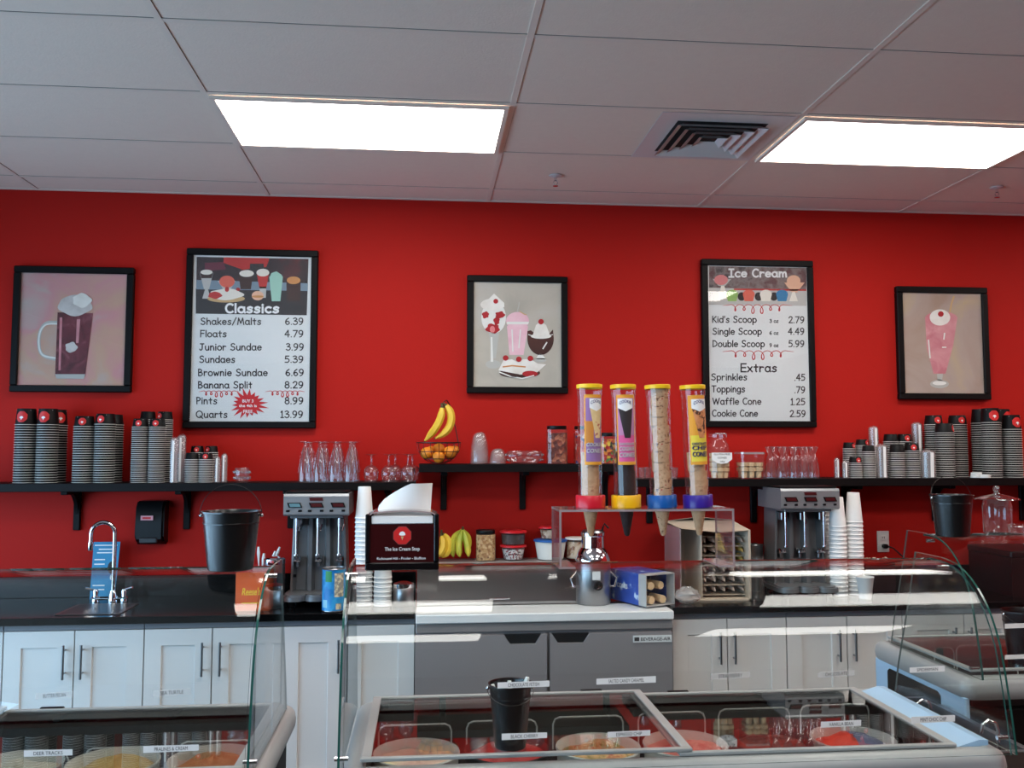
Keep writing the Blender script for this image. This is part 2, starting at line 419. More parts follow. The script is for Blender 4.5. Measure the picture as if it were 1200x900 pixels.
# ---- monoline handwritten lettering for the boards: strokes per glyph, cap height 1
def _arc(cx, cy, rx, ry, a0, a1, n=12): return [(cx+rx*cos(radians(a0+(a1-a0)*k/n)), cy+ry*sin(radians(a0+(a1-a0)*k/n))) for k in range(n+1)]
def _sm(*p):
    P = [p[0]] + list(p) + [p[-1]]; o = []
    for i in range(1, len(P)-2):
        for k in range(5):
            t = k/5; o.append(tuple(.5*(2*P[i][j] + (P[i+1][j]-P[i-1][j])*t + (2*P[i-1][j]-5*P[i][j]+4*P[i+1][j]-P[i+2][j])*t*t + (3*P[i][j]-P[i-1][j]-3*P[i+1][j]+P[i+2][j])*t**3) for j in (0, 1)))
    return o + [p[-1]]
_o = lambda cx, r=.25: _arc(cx, .32, r, .32, 0, 360, 18)
GL = {
 'a': (.56, [_o(.26, .23), [(.49, .62), (.49, .12), (.56, .0)]]), 'b': (.54, [[(.05, 1.), (.05, 0)], _o(.29, .23)]), 'c': (.48, [_arc(.28, .32, .25, .32, 50, 310)]),
 'd': (.54, [_o(.26, .23), [(.5, 1.), (.5, 0)]]), 'e': (.52, [[(.04, .33), (.5, .36)] + _arc(.27, .32, .24, .31, 10, 320)]), 'f': (.42, [_sm((.42, .92), (.3, 1.), (.19, .88), (.18, .6)) + [(.18, 0)], [(.02, .6), (.36, .62)]]),
 'g': (.54, [_o(.26, .23), [(.49, .62)] + _sm((.5, .3), (.48, -.16), (.28, -.34), (.04, -.2))]), 'h': (.52, [[(.05, 1.), (.05, 0)], _sm((.05, .36), (.2, .62), (.4, .56), (.46, .3)) + [(.47, 0)]]),
 'i': (.14, [[(.07, .62), (.07, 0)], [(.06, .86), (.08, .9)]]), 'k': (.46, [[(.05, 1.), (.05, 0)], [(.42, .6), (.07, .24)], [(.16, .34), (.44, 0)]]), 'l': (.12, [[(.06, 1.), (.06, 0)]]),
 'm': (.76, [[(.05, .64), (.05, 0)], _sm((.05, .36), (.18, .6), (.32, .56), (.37, .3)) + [(.38, 0)], _sm((.37, .36), (.5, .6), (.64, .56), (.69, .3)) + [(.71, 0)]]), 'n': (.5, [[(.05, .64), (.05, 0)], _sm((.05, .36), (.2, .62), (.38, .56), (.44, .3)) + [(.45, 0)]]),
 'o': (.54, [_o(.27)]), 'p': (.54, [[(.05, .64), (.06, -.36)], _o(.29, .23)]), 'r': (.42, [[(.05, .64), (.05, 0)], _sm((.05, .38), (.2, .6), (.4, .56))]),
 's': (.46, [_sm((.42, .54), (.28, .64), (.1, .54), (.14, .38), (.36, .28), (.38, .1), (.2, -.0), (.03, .08))]), 't': (.42, [[(.2, .88), (.2, .1), (.26, .0)], [(.02, .6), (.38, .6)]]), 'u': (.52, [_sm((.05, .62), (.06, .2), (.2, .0), (.38, .08), (.45, .3)), [(.46, .62), (.47, 0)]]),
 'w': (.66, [[(.02, .62), (.17, .02), (.33, .5), (.48, .02), (.63, .62)]]), 'x': (.5, [[(.04, .62), (.46, 0)], [(.44, .62), (.02, 0)]]), 'z': (.46, [[(.04, .6), (.42, .6), (.04, .02), (.44, .02)]]),
 'S': (.6, [_sm((.52, .88), (.34, 1.), (.1, .86), (.16, .6), (.46, .44), (.52, .18), (.3, 0), (.04, .12))]), 'M': (.84, [[(.04, 0), (.16, .98), (.42, .2), (.66, .98), (.8, 0)]]), 'F': (.54, [[(.05, 0), (.07, 1.), (.52, .98)], [(.06, .54), (.46, .54)]]),
 'J': (.58, [[(.12, .96), (.56, .96)], [(.36, .96)] + _sm((.36, .4), (.3, .06), (.12, .02), (.04, .16))]), 'B': (.58, [[(.06, 0), (.06, 1.)] + _sm((.3, .98), (.44, .78), (.3, .56), (.08, .52)), _sm((.08, .52), (.4, .48), (.54, .26), (.34, .02), (.06, 0))]),
 'P': (.5, [[(.06, 0), (.06, 1.)] + _sm((.34, .98), (.48, .74), (.32, .5), (.08, .46))]), 'Q': (.86, [_arc(.42, .5, .38, .5, 0, 360, 20), [(.5, .26), (.84, -.12)]]), 'I': (.5, [[(.03, 1.), (.47, 1.)], [(.25, 1.), (.25, 0)], [(.03, 0), (.47, 0)]]),
 'C': (.6, [_arc(.36, .5, .32, .5, 50, 310, 16)]), 'K': (.6, [[(.06, 1.), (.06, 0)], [(.54, .96), (.08, .46)], [(.18, .54), (.58, 0)]]), 'D': (.66, [[(.06, 0), (.06, 1.)] + _sm((.36, .94), (.6, .6), (.5, .2), (.06, 0))]),
 'E': (.56, [[(.54, 1.), (.06, 1.), (.06, 0), (.54, 0)], [(.06, .52), (.5, .52)]]), 'T': (.62, [[(.02, .98), (.6, .98)], [(.3, .98), (.29, 0)]]), 'W': (.96, [[(.02, 1.), (.24, .02), (.48, .86), (.7, .02), (.94, 1.)]]),
 '0': (.56, [_arc(.28, .5, .25, .5, 0, 360, 18)]), '1': (.36, [[(.06, .8), (.2, 1.), (.2, 0)], [(.04, 0), (.36, 0)]]), '2': (.54, [_sm((.05, .78), (.22, 1.), (.46, .88), (.42, .56), (.06, .02)) + [(.52, .02)]]),
 '3': (.54, [_sm((.06, .9), (.28, 1.), (.46, .8), (.18, .54)), _sm((.18, .54), (.5, .44), (.46, .1), (.22, 0), (.03, .12))]), '4': (.58, [[(.4, 0), (.4, 1.), (.03, .34), (.56, .34)]]), '5': (.54, [[(.48, .98), (.12, .98), (.08, .56)] + _sm((.3, .62), (.5, .4), (.38, .06), (.04, .04))]),
 '6': (.54, [_sm((.42, .98), (.14, .7), (.05, .3), (.26, .0), (.5, .24), (.3, .52), (.07, .34))]), '7': (.54, [[(.03, .98), (.52, .98), (.16, 0)]]), '8': (.54, [_arc(.27, .76, .19, .23, 0, 360, 16), _arc(.27, .27, .23, .27, 0, 360, 16)]), '9': (.54, [_arc(.26, .7, .22, .29, 0, 360, 16), _sm((.48, .72), (.46, .4), (.3, .08), (.12, 0))]),
 '.': (.12, [[(.05, .02), (.07, .02)]]), '/': (.5, [[(.48, 1.06), (.02, -.08)]]), "'": (.12, [[(.07, 1.), (.05, .76)]]), ' ': (.3, [])}
def comic(mb, s, x0, x1, base, cap, m, wd, layer=2):
    gap = .13; tot = sum(GL[c][0] for c in s) + gap*(len(s)-1); kx = (x1-x0-wd)/tot; x = x0+wd/2
    for c in s:
        w_, st = GL[c]
        parts = []
        for stq in st:          # break strokes at sharp corners so the pen keeps its width
            cur = [stq[0]]
            for i in range(1, len(stq)):
                cur.append(stq[i])
                if i < len(stq)-1:
                    ux, uy = stq[i][0]-stq[i-1][0], stq[i][1]-stq[i-1][1]; vx, vy = stq[i+1][0]-stq[i][0], stq[i+1][1]-stq[i][1]
                    if ux*vx+uy*vy < .5*sqrt((ux*ux+uy*uy)*(vx*vx+vy*vy)): parts.append(cur); cur = [stq[i]]
            parts.append(cur)
        for q, stq in enumerate(parts):
            P = [(x+kx*a, base-wd/2-(cap-wd)*b_) for a, b_ in stq]
            (ax, ay), (bx, by) = P[0], P[1]; l = sqrt((bx-ax)**2+(by-ay)**2) or 1; P[0] = (ax-(bx-ax)/l*wd*.4, ay-(by-ay)/l*wd*.4)
            (ax, ay), (bx, by) = P[-1], P[-2]; l = sqrt((bx-ax)**2+(by-ay)**2) or 1; P[-1] = (ax-(bx-ax)/l*wd*.4, ay-(by-ay)/l*wd*.4)
            wstroke(mb, P, wd, m, layer+.15*q)
        x += kx*(w_+gap)

# colours of the prints
def pm(n, r, g, b_, rough=.6): return mat('print ' + n, rgb(r, g, b_), rough)
K_DK = mottled('print dark cafe photo', [(.3, rgb(28, 20, 24)), (.55, rgb(55, 36, 40)), (.75, rgb(120, 30, 30))], 6, 3)
K_TBL = pm('dark table', 42, 36, 38); K_RED = pm('red', 190, 40, 36); K_PINK = pm('pink', 222, 130, 130); K_CREAM = pm('cream', 232, 226, 215)
K_CHOC = pm('chocolate', 58, 30, 24); K_MINT = pm('mint', 160, 205, 188); K_ORNG = pm('orange', 205, 140, 80); K_BLUEG = pm('blue grey', 120, 140, 155)
K_TAN = pm('tan', 200, 165, 115); K_GREEN = pm('green', 150, 190, 100); K_BLUE = pm('blue', 40, 125, 175); K_PEACH = pm('peach', 228, 180, 150)
K_GRY = pm('pale grey', 190, 188, 184); K_COR = pm('coral', 222, 100, 80); K_MAG = pm('plum', 105, 35, 55); K_CHER = pm('cherry', 170, 20, 30)

# --- board 1: Classics
t = framed('menu_board', 'framed price board headed Classics with red starburst, above left shelf', 'menu board', (219.5, 291, 370, 502), .036, 'framed price boards')
s = MB(); wpoly(s, [(230.5, 301), (361.5, 303.5), (359.5, 369.5), (229.5, 367.5)], K_DK, 1)
wpoly(s, [(229.5, 338), (360.5, 340), (359.5, 369.5), (229.5, 367.5)], K_TBL, 1.4)
wpoly(s, [(230.4, 328), (361, 332), (360.6, 341), (230, 339)], K_BLUEG, 1.6)
wpoly(s, [(262, 301.5), (316, 302.5), (312, 313), (284, 316), (262, 308)], K_RED, 1.6); wpoly(s, [(240, 308), (262, 307), (265, 316), (240, 317)], K_MAG, 1.7)
wpoly(s, [(293, 309), (309, 309), (310, 329), (292, 329)], K_TBL, 1.9)
def cup_shape(cx, top, bot, wt, wb): return [(cx-wt, top), (cx+wt, top), (cx+wb, bot), (cx-wb, bot)]
wpoly(s, cup_shape(242, 319, 339, 8, 3), K_GRY, 2); wpoly(s, cup_shape(242, 318, 326, 8, 6), K_CHOC, 3); wpoly(s, ell(242, 319, 7, 3), K_CREAM, 4); wpoly(s, cup_shape(242, 338, 350, 1.4, 5), K_GRY, 2)
wpoly(s, [(255, 329), (276, 329), (269, 341), (263, 341)], K_GRY, 2); wpoly(s, ell(266, 330, 9, 7), K_COR, 3)
wpoly(s, cup_shape(288, 322, 339, 8.5, 6), K_CHOC, 2); wpoly(s, ell(289, 320.5, 8.5, 4), K_CREAM, 3)
wpoly(s, cup_shape(308, 321, 338, 7, 4), K_RED, 2); wpoly(s, ell(308, 319.5, 7.5, 4.5), K_CREAM, 3); wpoly(s, cup_shape(308, 336, 349, 4, 3.5), K_GRY, 2)
wpoly(s, cup_shape(323.5, 324, 353, 8, 5), K_MINT, 2); wpoly(s, [(316, 325), (318, 320), (324, 318), (330, 322), (331.5, 326)], K_MINT, 3)
wpoly(s, cup_shape(344, 326, 353, 8.5, 8), K_CHOC, 2); wpoly(s, ell(344, 328.5, 8, 4.5), K_ORNG, 3)
wpoly(s, ell(265, 350, 22, 4.5), K_TAN, 3); wpoly(s, ell(265, 345, 20, 6.5, wob=.08), K_CREAM, 4); wpoly(s, ell(252, 346, 8, 4, wob=.1), K_RED, 5); wpoly(s, ell(279, 339, 2.5, 2), K_CHER, 6); wpoly(s, ell(266, 339, 2.5, 3), K_RED, 6)
wpoly(s, ell(302, 346.5, 7, 5.5), K_PEACH, 4); wpoly(s, ell(302, 347.5, 7, 1.4), K_ORNG, 5)
child(s, 'photo_strip', t)
s = MB(); comic(s, 'Classics', 263, 328, 367.5, 12.5, INKW, 2.5, 8); child(s, 'heading', t)
s = MB()
for (tx, a, c, y, pr_, d, e) in (('Shakes/Malts', 234.5, 306.5, 381, '6.39', 333.5, 356), ('Floats', 234, 266, 395.5, '4.79', 333, 356), ('Junior Sundae', 233, 307, 411, '3.99', 334.5, 356.5), ('Sundaes', 233, 276, 425.5, '5.39', 333, 356),
        ('Brownie Sundae', 231.5, 314, 441, '6.69', 334, 356.5), ('Banana Split', 231.5, 296, 455.5, '8.29', 333, 356), ('Pints', 229.5, 255, 474, '8.99', 333, 356), ('Quarts', 229, 267, 490, '13.99', 328, 355.5)):
    comic(s, tx, a, c, y, 9, INK, 1.3); comic(s, pr_, d, e, y, 9, INK, 1.3)
child(s, 'price_lettering', t)
s = MB(); flourish(233, 280, 458, 9, INKRED, s); flourish(311, 357, 458, 9, INKRED, s); child(s, 'flourish', t)
s = MB(); pts = []
for k in range(36):
    a = 2*pi*k/36 - .1; r = 1 if k % 2 == 0 else .62
    r *= 1 + .16*sin(3*a+1)*(k % 2 == 0)
    pts.append((291 + 21.5*r*cos(a), 473.5 + 17*r*sin(a)))
cen = wp(291, 473.5, 3)
for k in range(36): s.add([cen, wp(*pts[k], 3), wp(*pts[(k+1) % 36], 3)], [(0, 1, 2)], INKRED)
wtext(s, 'BUY 3', 284, 297, 471.5, 3.6, INKW, 5, .02); wtext(s, 'the 4th is', 280, 301, 477, 3.4, INKW, 5, .02); wtext(s, 'FREE', 285, 296, 484, 3.8, INKW, 5, .02)
child(s, 'starburst', t)

# --- board 2: Ice Cream / Extras
t = framed('menu_board', 'framed price board headed Ice Cream and Extras, above right shelf', 'menu board', (821.5, 303.5, 956.5, 501), .036, 'framed price boards')
K_SHELF = mottled('print bookshelf photo', [(.35, rgb(70, 58, 60)), (.5, rgb(130, 118, 116)), (.65, rgb(95, 60, 62))], 22, 3)
s = MB(); wpoly(s, [(831, 312), (945, 314), (945, 358.5), (831, 357)], K_SHELF, 1)
wpoly(s, [(831, 337), (945, 340), (945, 358.5), (831, 357)], K_GRY, 1.4); wpoly(s, [(860, 338), (945, 339), (945, 341), (860, 340)], K_RED, 2)
for x in (870, 890, 908): wpoly(s, ell(x-1, 347.5, 4.5, 5), K_TBL, 2)
wpoly(s, [(835, 327), (857, 327), (850, 335), (842, 335)], K_GRY, 2); wpoly(s, ell(845, 328, 8, 6), K_PINK, 3); wpoly(s, cup_shape(847, 335, 350, 2, 5), K_CREAM, 3)
wpoly(s, [(919, 331), (943, 331), (934, 343), (928, 343)], K_PEACH, 2); wpoly(s, ell(930, 329, 8, 6.5), K_PEACH, 3); wpoly(s, cup_shape(930, 342, 353, 1.5, 5), K_CREAM, 3)
for x, m_ in ((858, K_GREEN), (877.5, K_COR), (897.5, K_CREAM), (916.5, K_BLUE)):
    wpoly(s, cup_shape(x, 345, 353, 7, 5), m_, 3); wpoly(s, ell(x, 345, 7, 5.5), m_, 4)
child(s, 'photo_strip', t)
s = MB(); comic(s, 'Ice Cream', 853, 923, 325.5, 11, INKW, 2.1, 8); child(s, 'heading', t)
s = MB()
for (tx, a, c, y) in (("Kid's Scoop", 834, 887, 378.5), ('Single Scoop', 834.5, 893, 392.5), ('Double Scoop', 834.5, 896.5, 407), ('Sprinkles', 833, 876, 446), ('Toppings', 833.5, 873.5, 460), ('Waffle Cone', 834.5, 892.5, 474.5), ('Cookie Cone', 834, 888.5, 488.5),
        ('2.79', 923.5, 943, 379), ('4.49', 923, 943, 392.5), ('5.99', 923.5, 943, 407), ('.45', 930.5, 944, 446.5), ('.79', 930.5, 944, 461), ('1.25', 926, 944, 475), ('2.59', 925, 944.5, 489)):
    comic(s, tx, a, c, y, 8.6, INK, 1.25)
for tx, y in (('3 oz', 378.5), ('6 oz', 392.5), ('9 oz', 407)): comic(s, tx, 901.5, 912.5, y, 4.8, INK, .8)
comic(s, 'Extras', 867, 911, 436.5, 11, INK, 1.7); child(s, 'price_lettering', t)
s = MB(); flourish(847, 928, 357, 13, INKRED, s); flourish(847, 930, 411, 13, INKRED, s); child(s, 'flourish', t)

# --- paintings
CV1 = mottled('painted pink canvas', [(.32, rgb(188, 172, 166)), (.44, rgb(200, 160, 138)), (.55, rgb(206, 146, 148)), (.7, rgb(186, 176, 168))], 3.4, 5, .7, dist=.6)
CV2 = mottled('painted grey canvas', [(.3, rgb(172, 166, 154)), (.5, rgb(186, 179, 166)), (.7, rgb(190, 186, 178))], 3, 5, .7, dist=.5)
CV3 = mottled('painted taupe canvas', [(.3, rgb(166, 142, 126)), (.48, rgb(176, 158, 148)), (.62, rgb(186, 166, 134)), (.78, rgb(184, 168, 166))], 2.4, 5, .7, dist=.8)
RB = mottled('painted root beer', [(.35, rgb(78, 24, 32)), (.55, rgb(112, 44, 54)), (.75, rgb(165, 104, 112))], 9, 4, .6, dist=1.5)
PKS = mottled('painted strawberry shake', [(.35, rgb(196, 118, 128)), (.6, rgb(212, 148, 154)), (.8, rgb(224, 178, 180))], 8, 4, .6, dist=1.)
PKL = mottled('painted pale pink shake', [(.35, rgb(222, 168, 184)), (.7, rgb(236, 200, 208))], 9, 4, .6)
FRO = mottled('painted white froth', [(.3, rgb(180, 172, 168)), (.6, rgb(212, 206, 202))], 14, 4, .6)
WCR = mottled('painted whipped cream', [(.3, rgb(218, 212, 202)), (.6, rgb(236, 233, 226))], 12, 4, .6)
FDG = mottled('painted fudge', [(.35, rgb(50, 20, 16)), (.7, rgb(78, 36, 28))], 8, 3, .5)
GLS = pm('painted glass grey', 182, 182, 176); GLW = pm('painted highlight', 228, 228, 222); PGR = pm('painted pink ground', 200, 150, 152)
t = framed('framed_painting', 'framed painting of a root beer float in a glass mug on pink, leftmost picture', 'painting', (17.5, 311.5, 153.5, 460), .036, 'framed dessert paintings', sheetmat=CV1)
s = MB()
for off, m_ in ((0, GLS), (1.4, GLW)):
    wstroke(s, _sm((67, 378+off), (54, 379+off), (47, 389), (45.5, 404), (50, 416), (65, 421-off)), 4 - off*1.5, m_, 1+off)
wpoly(s, [(67.5, 366), (109, 367), (99.5, 441), (64.5, 441)], RB, 4); wpoly(s, [(64.5, 438.5), (100, 438.5), (98, 444), (66, 443.5)], GLS, 5)
wpoly(s, [(90, 374), (94, 374), (92, 402), (89, 402)], PKS, 5); wpoly(s, [(70, 372), (73, 372), (71, 434), (68.5, 434)], PKS, 5)
wpoly(s, ell(83.5, 407, 7, 6, wob=.12), FRO, 6); wpoly(s, ell(88, 358, 20, 12, wob=.06), FRO, 5); wpoly(s, ell(96, 352, 11, 8, wob=.1), WCR, 6)
child(s, 'painted_mug', t)
t = framed('framed_painting', 'framed painting of four desserts with cherries, hanging in the middle of the wall', 'painting', (547.5, 322.5, 665.5, 461.5), .036, 'framed dessert paintings', pane=False, sheetmat=CV2)
s = MB()
wpoly(s, [(573, 390), (585, 390), (581, 420), (577, 420)], GLS, 1); wpoly(s, ell(578, 427, 9, 5), GLS, 1); wpoly(s, [(575, 395), (577, 395), (578, 424), (575, 424)], GLW, 2)
wpoly(s, ell(578.5, 372, 14.5, 19), GLW, 1); wpoly(s, ell(577, 357, 14, 7), WCR, 3); wpoly(s, [(567, 356), (579, 344), (591, 355), (591, 360), (567, 360)], WCR, 4)
for x, y, r1, r2 in ((569, 369, 4, 4), (586, 369, 5.5, 4), (582, 376, 3.5, 5), (577.5, 385, 8, 5.5)): wpoly(s, ell(x, y, r1, r2, wob=.15), K_CHER, 4)
wpoly(s, ell(577, 386, 3, 4), K_PINK, 5); wpoly(s, ell(581, 353, 2.8, 2.8), K_CHER, 6)
child(s, 'painted_sundae', t)
s = MB(); wpoly(s, [(594, 382), (619, 382), (613.5, 416), (597, 416)], PKL, 2); wpoly(s, ell(606.5, 376, 13.5, 10.5), PKL, 3); wpoly(s, [(594, 377), (620, 377), (619, 380), (594, 380)], GLW, 4)
wstroke(s, [(606, 366), (608, 358), (608.5, 354)], 1.2, GLS, 3); wstroke(s, [(609, 365), (614, 368), (617, 369)], 1.2, K_TAN, 4); wstroke(s, [(600, 386), (601, 412)], 1.6, GLW, 4); wstroke(s, [(610, 386), (608, 408)], 1.4, GLW, 4)
child(s, 'painted_shake', t)
s = MB(); wpoly(s, ell(633.5, 397, 15.5, 19, a0=-5, a1=185), FDG, 2); wpoly(s, [(618, 388), (622, 387), (630, 393), (642, 393), (648, 386), (649, 397), (618, 397)], FDG, 2.5); wpoly(s, ell(634, 394, 12, 3), WCR, 3)
wpoly(s, [(624, 394), (628, 381), (634, 376), (640, 381), (645, 394)], WCR, 4); wpoly(s, ell(634, 377, 3.2, 3.2), K_CHER, 5)
wstroke(s, [(636, 409), (641, 401)], 1.6, GLW, 5); wstroke(s, [(619, 392), (632, 396), (648, 392)], 1, GLW, 5); wpoly(s, cup_shape(633.5, 415, 421, 2, 6), GLW, 2); wpoly(s, ell(633.5, 422, 7, 2.5), GLS, 2)
child(s, 'painted_fudge_sundae', t)
s = MB(); wpoly(s, ell(609, 437, 24, 6), FDG, 5); wpoly(s, [(584, 434), (590, 422), (600, 421), (606, 424), (613, 421), (622, 421), (630, 426), (640, 427), (630, 436), (610, 439)], WCR, 6)
wpoly(s, ell(621, 438, 9, 3.5), K_CHER, 7); wpoly(s, ell(604, 440, 6, 2), K_CHOC, 8); wstroke(s, [(585, 436), (598, 441), (612, 443.5), (626, 440)], 1.4, GLW, 8)
wstroke(s, [(589, 430), (600, 428.5), (616, 430)], 1.6, K_ORNG, 8)
for x, y in ((592.5, 419.5), (608, 421), (621.5, 420)): wpoly(s, ell(x, y, 3.3, 3.2), K_CHER, 9)
child(s, 'painted_banana_split', t)
t = framed('framed_painting', 'framed painting of one tall pink shake with a cherry, rightmost picture', 'painting', (1049.5, 335.5, 1160.5, 468.5), .036, 'framed dessert paintings', pane=False, sheetmat=CV3)
s = MB(); wpoly(s, [(1084, 372), (1122, 372), (1117, 405), (1108, 438), (1094, 438), (1086, 408)], PKS, 2); wpoly(s, ell(1103, 373, 19, 8), PKS, 3)
wpoly(s, ell(1101.5, 372, 12, 9.5), WCR, 4); wpoly(s, ell(1102.5, 368, 3.4, 3.2), K_CHER, 5); wstroke(s, [(1113, 366), (1115, 356), (1118, 347)], 2, K_TAN, 2)
wstroke(s, [(1107, 390), (1106, 398)], 1.6, GLW, 5); wstroke(s, [(1088, 398), (1090, 420)], 1.6, GLW, 5); wstroke(s, [(1104, 407), (1109, 407)], 1.4, GLW, 5)
wpoly(s, [(1098, 438), (1105, 438), (1104, 447), (1099, 447)], GLS, 3); wpoly(s, ell(1101, 450, 11, 5), GLS, 3); wpoly(s, ell(1101, 449, 8, 2.5), GLW, 4)
child(s, 'painted_shake', t)
for o in bpy.data.objects:
    if '_o' in o: del o['_o']

# ------------------------------------------------------------------ back counter
CT, CFY = .92, 4.42        # counter top height, front edge
KX0, KX1 = xat(487, CFY, 715), xat(787, CFY, 715)
def worktop(x0, x1, label):
    t = thing('worktop', label, 'counter', (x0, WALLY-.002, CT), group='black stone worktops'); L = x1-x0
    MB().box(0, L, CFY-WALLY, 0, -.035, 0, COUNTER, .003).build('slab', t)
    MB().box(0, L, -.02, 0, 0, .11, COUNTER, .002).build('backsplash', t)
worktop(-2.95, KX0-.004, 'black stone worktop at left under the faucet and left mixer')
worktop(KX1+.004, 4.4, 'black stone worktop at right under the right mixer')
def cabinet(xs_px, bottom, label, handles, xabs=None):
    """base cabinet with two shaker doors; xs_px = left, middle and right seams"""
    X = xabs or [xat(p, CFY+.03, 760) for p in xs_px]
    t = thing('base_cabinet', label, 'cabinet', (X[0], CFY+.03, 0), group='white base cabinets'); Wd = X[2]-X[0]
    MB().box(.002, Wd-.002, .022, .55, .1, CT-.037, SEAM).box(.002, Wd-.002, .08, .5, .001, .1, BLK).build('carcass', t, smooth=False)
    MB().box(0.002, Wd-.002, 0, .021, CT-.062, CT-.037, SEAM).build('top_rail', t, smooth=False)
    for k in range(2):
        a = X[k]-X[0]+.003; c = X[k+1]-X[0]-.003; z0, z1 = .115, CT-.066; fr = .075
        d = MB()
        o = [(a, z0), (c, z0), (c, z1), (a, z1)]; i = [(a+fr, z0+fr), (c-fr, z0+fr), (c-fr, z1-fr), (a+fr, z1-fr)]; i2 = [(a+fr+.003, z0+fr+.003), (c-fr-.003, z0+fr+.003), (c-fr-.003, z1-fr-.003), (a+fr+.003, z1-fr-.003)]
        vs = [(x, 0, z) for x, z in o] + [(x, 0, z) for x, z in i] + [(x, .009, z) for x, z in i2] + [(x, .02, z) for x, z in o]
        fs = [(j, (j+1) % 4, 4+(j+1) % 4, 4+j) for j in range(4)] + [(4+j, 4+(j+1) % 4, 8+(j+1) % 4, 8+j) for j in range(4)] + [(8, 9, 10, 11)] + [(j, 12+j, 12+(j+1) % 4, (j+1) % 4) for j in range(4)] + [(15, 14, 13, 12)]
        d.add(vs, fs, WHITEPANEL); do = d.build('door', t, smooth=False)
        hx = handles[k]
        if hx is not None:
            h = (xat(hx, CFY, 760) if hx > 0 else (c+.0-.035 if k == 0 else a+.035) + X[0]) - X[0]
            m = MB().sweep([(h, -.03, z1-.06), (h, -.03, z1-.215)], .006, STEEL, 10)
            for z in (z1-.085, z1-.19): m.sweep([(h, .001, z), (h, -.03, z)], .004, STEEL, 8)
            m.build('handle', do)
cabinet((3.5, 87, 168.5), 0, 'white shaker cabinet below the faucet, leftmost in full view', (74, 95))
cabinet((168.5, 248.5, 330), 0, 'white shaker cabinet below the black bucket at left', (236.5, 257.5))
cabinet((330, 404, 486), 0, 'white shaker cabinet below the left mixer, beside the steel prep fridge', (396.5, 417.5))
cabinet((788, 852.5, 922), 0, 'white shaker cabinet right beside the steel prep fridge', (845, 862))
cabinet((922, 993, 1058), 0, 'white shaker cabinet below the right mixer', (985, 1003.5))
cabinet((1058, 1130.5, 1192), 0, 'white shaker cabinet behind the right-hand freezer', (1121.5, 1139.5))
xl = xat(3.5, CFY+.03, 760); cabinet(None, 0, 'white shaker cabinet cut off by the left edge of the photo', (-1, -1), [xl-.67, xl-.335, xl-.001])
xr = xat(1192, CFY+.03, 760); cabinet(None, 0, 'white shaker cabinet cut off by the right edge of the photo', (-1, -1), [xr+.001, xr+.32, xr+.64])

# ------------------------------------------------------------------ prep fridge
BOARDM = mat('white cutting board', rgb(232, 234, 234), .35)
PW = KX1-KX0; t = thing('prep_fridge', 'stainless sandwich prep fridge with two grey doors and white cutting board', 'fridge', (KX0, 4.40, 0))
def px_x(p, Y=4.40): return xat(p, Y, 740)-KX0
MB().box(.003, PW-.003, .012, .58, .09, .855, STEELDK, .004).box(.03, PW-.03, .05, .55, .001, .09, BLK).build('body', t)
MB().box(.001, PW-.001, -.006, .6, .822, .868, STEELRAIL, .004).build('front_rail', t)
MB().box(.001, PW-.002, -.03, .21, .870, .912, BOARDM, .004).build('cutting_board', t)
def fdoor(p0, p1, hp, left):
    a, c = px_x(p0), px_x(p1); z0, z1 = .12, .812
    h0, h1 = px_x(hp[0]), px_x(hp[1]); hz = z1-.045; s_ = .03
    # door front with a cut-away grip at the top edge
    pts = [(a, z0), (c, z0), (c, z1), (h1, z1), (h1-s_, hz), (h0+s_, hz), (h0, z1), (a, z1)]
    d = MB().prism(pts, 'y', -.03, .011, STEELDK).build('door', t, smooth=False)
    MB().prism([(h0+.001, z1-.001), (h1-.001, z1-.001), (h1-s_, hz+.001), (h0+s_, hz+.001)], 'y', -.012, .010, BLK).build('grip_recess', d, smooth=False)
    return d
d1 = fdoor(486.5, 640, (590, 634), True); d2 = fdoor(643.5, 786, (646, 690), False)
bx0, bx1 = px_x(740), px_x(785)
b = MB().box(bx0, bx1, -.034, -.031, .765, .798, SHEET).build('badge', d2, smooth=False)
s = MB(); put_text(s, 'BEVERAGE-AIR', lambda x, y: (bx0+.038+(bx1-bx0-.044)*x, -.0348, .773+.016*y), INK, .012)
s.prism([(bx0+.006, .772), (bx0+.03, .772), (bx0+.03, .79), (bx0+.006, .79)], 'y', -.0348, -.0345, INK); s.build('badge_lettering', d2, smooth=False, recalc=False)
# raised stainless cover over the pans, with a ledge where the jars stand
HX1 = px_x(690, 4.6); hz0, hz1 = .915, 1.085
LEDGE_Z = hz1+.014
MB().box(.002, px_x(668, 4.84), .425, .61, hz1+.0005, hz1+.0135, STEELRAIL, .002).build('rear_ledge', t)
hood = MB().prism([(.215, hz0), (.222, hz0+.012), (.44, hz1), (.605, hz1), (.605, hz0)], 'x', .004, HX1, STEEL).build('pan_cover', t, smooth=False)
hx = px_x(585, 4.62); hm = MB().sweep([(hx-.05, .232, .94), (hx-.05, .20, .945), (hx+.05, .20, .945), (hx+.05, .232, .94)], .005, CHROME, 8); hm.build('cover_handle', hood)
MB().box(HX1+.002, PW-.002, .212, .62, .87, .912, COUNTER).build('side_top', t, smooth=False)
LEDGE_Y0, LEDGE_Y1 = 4.40+.44, 4.40+.605

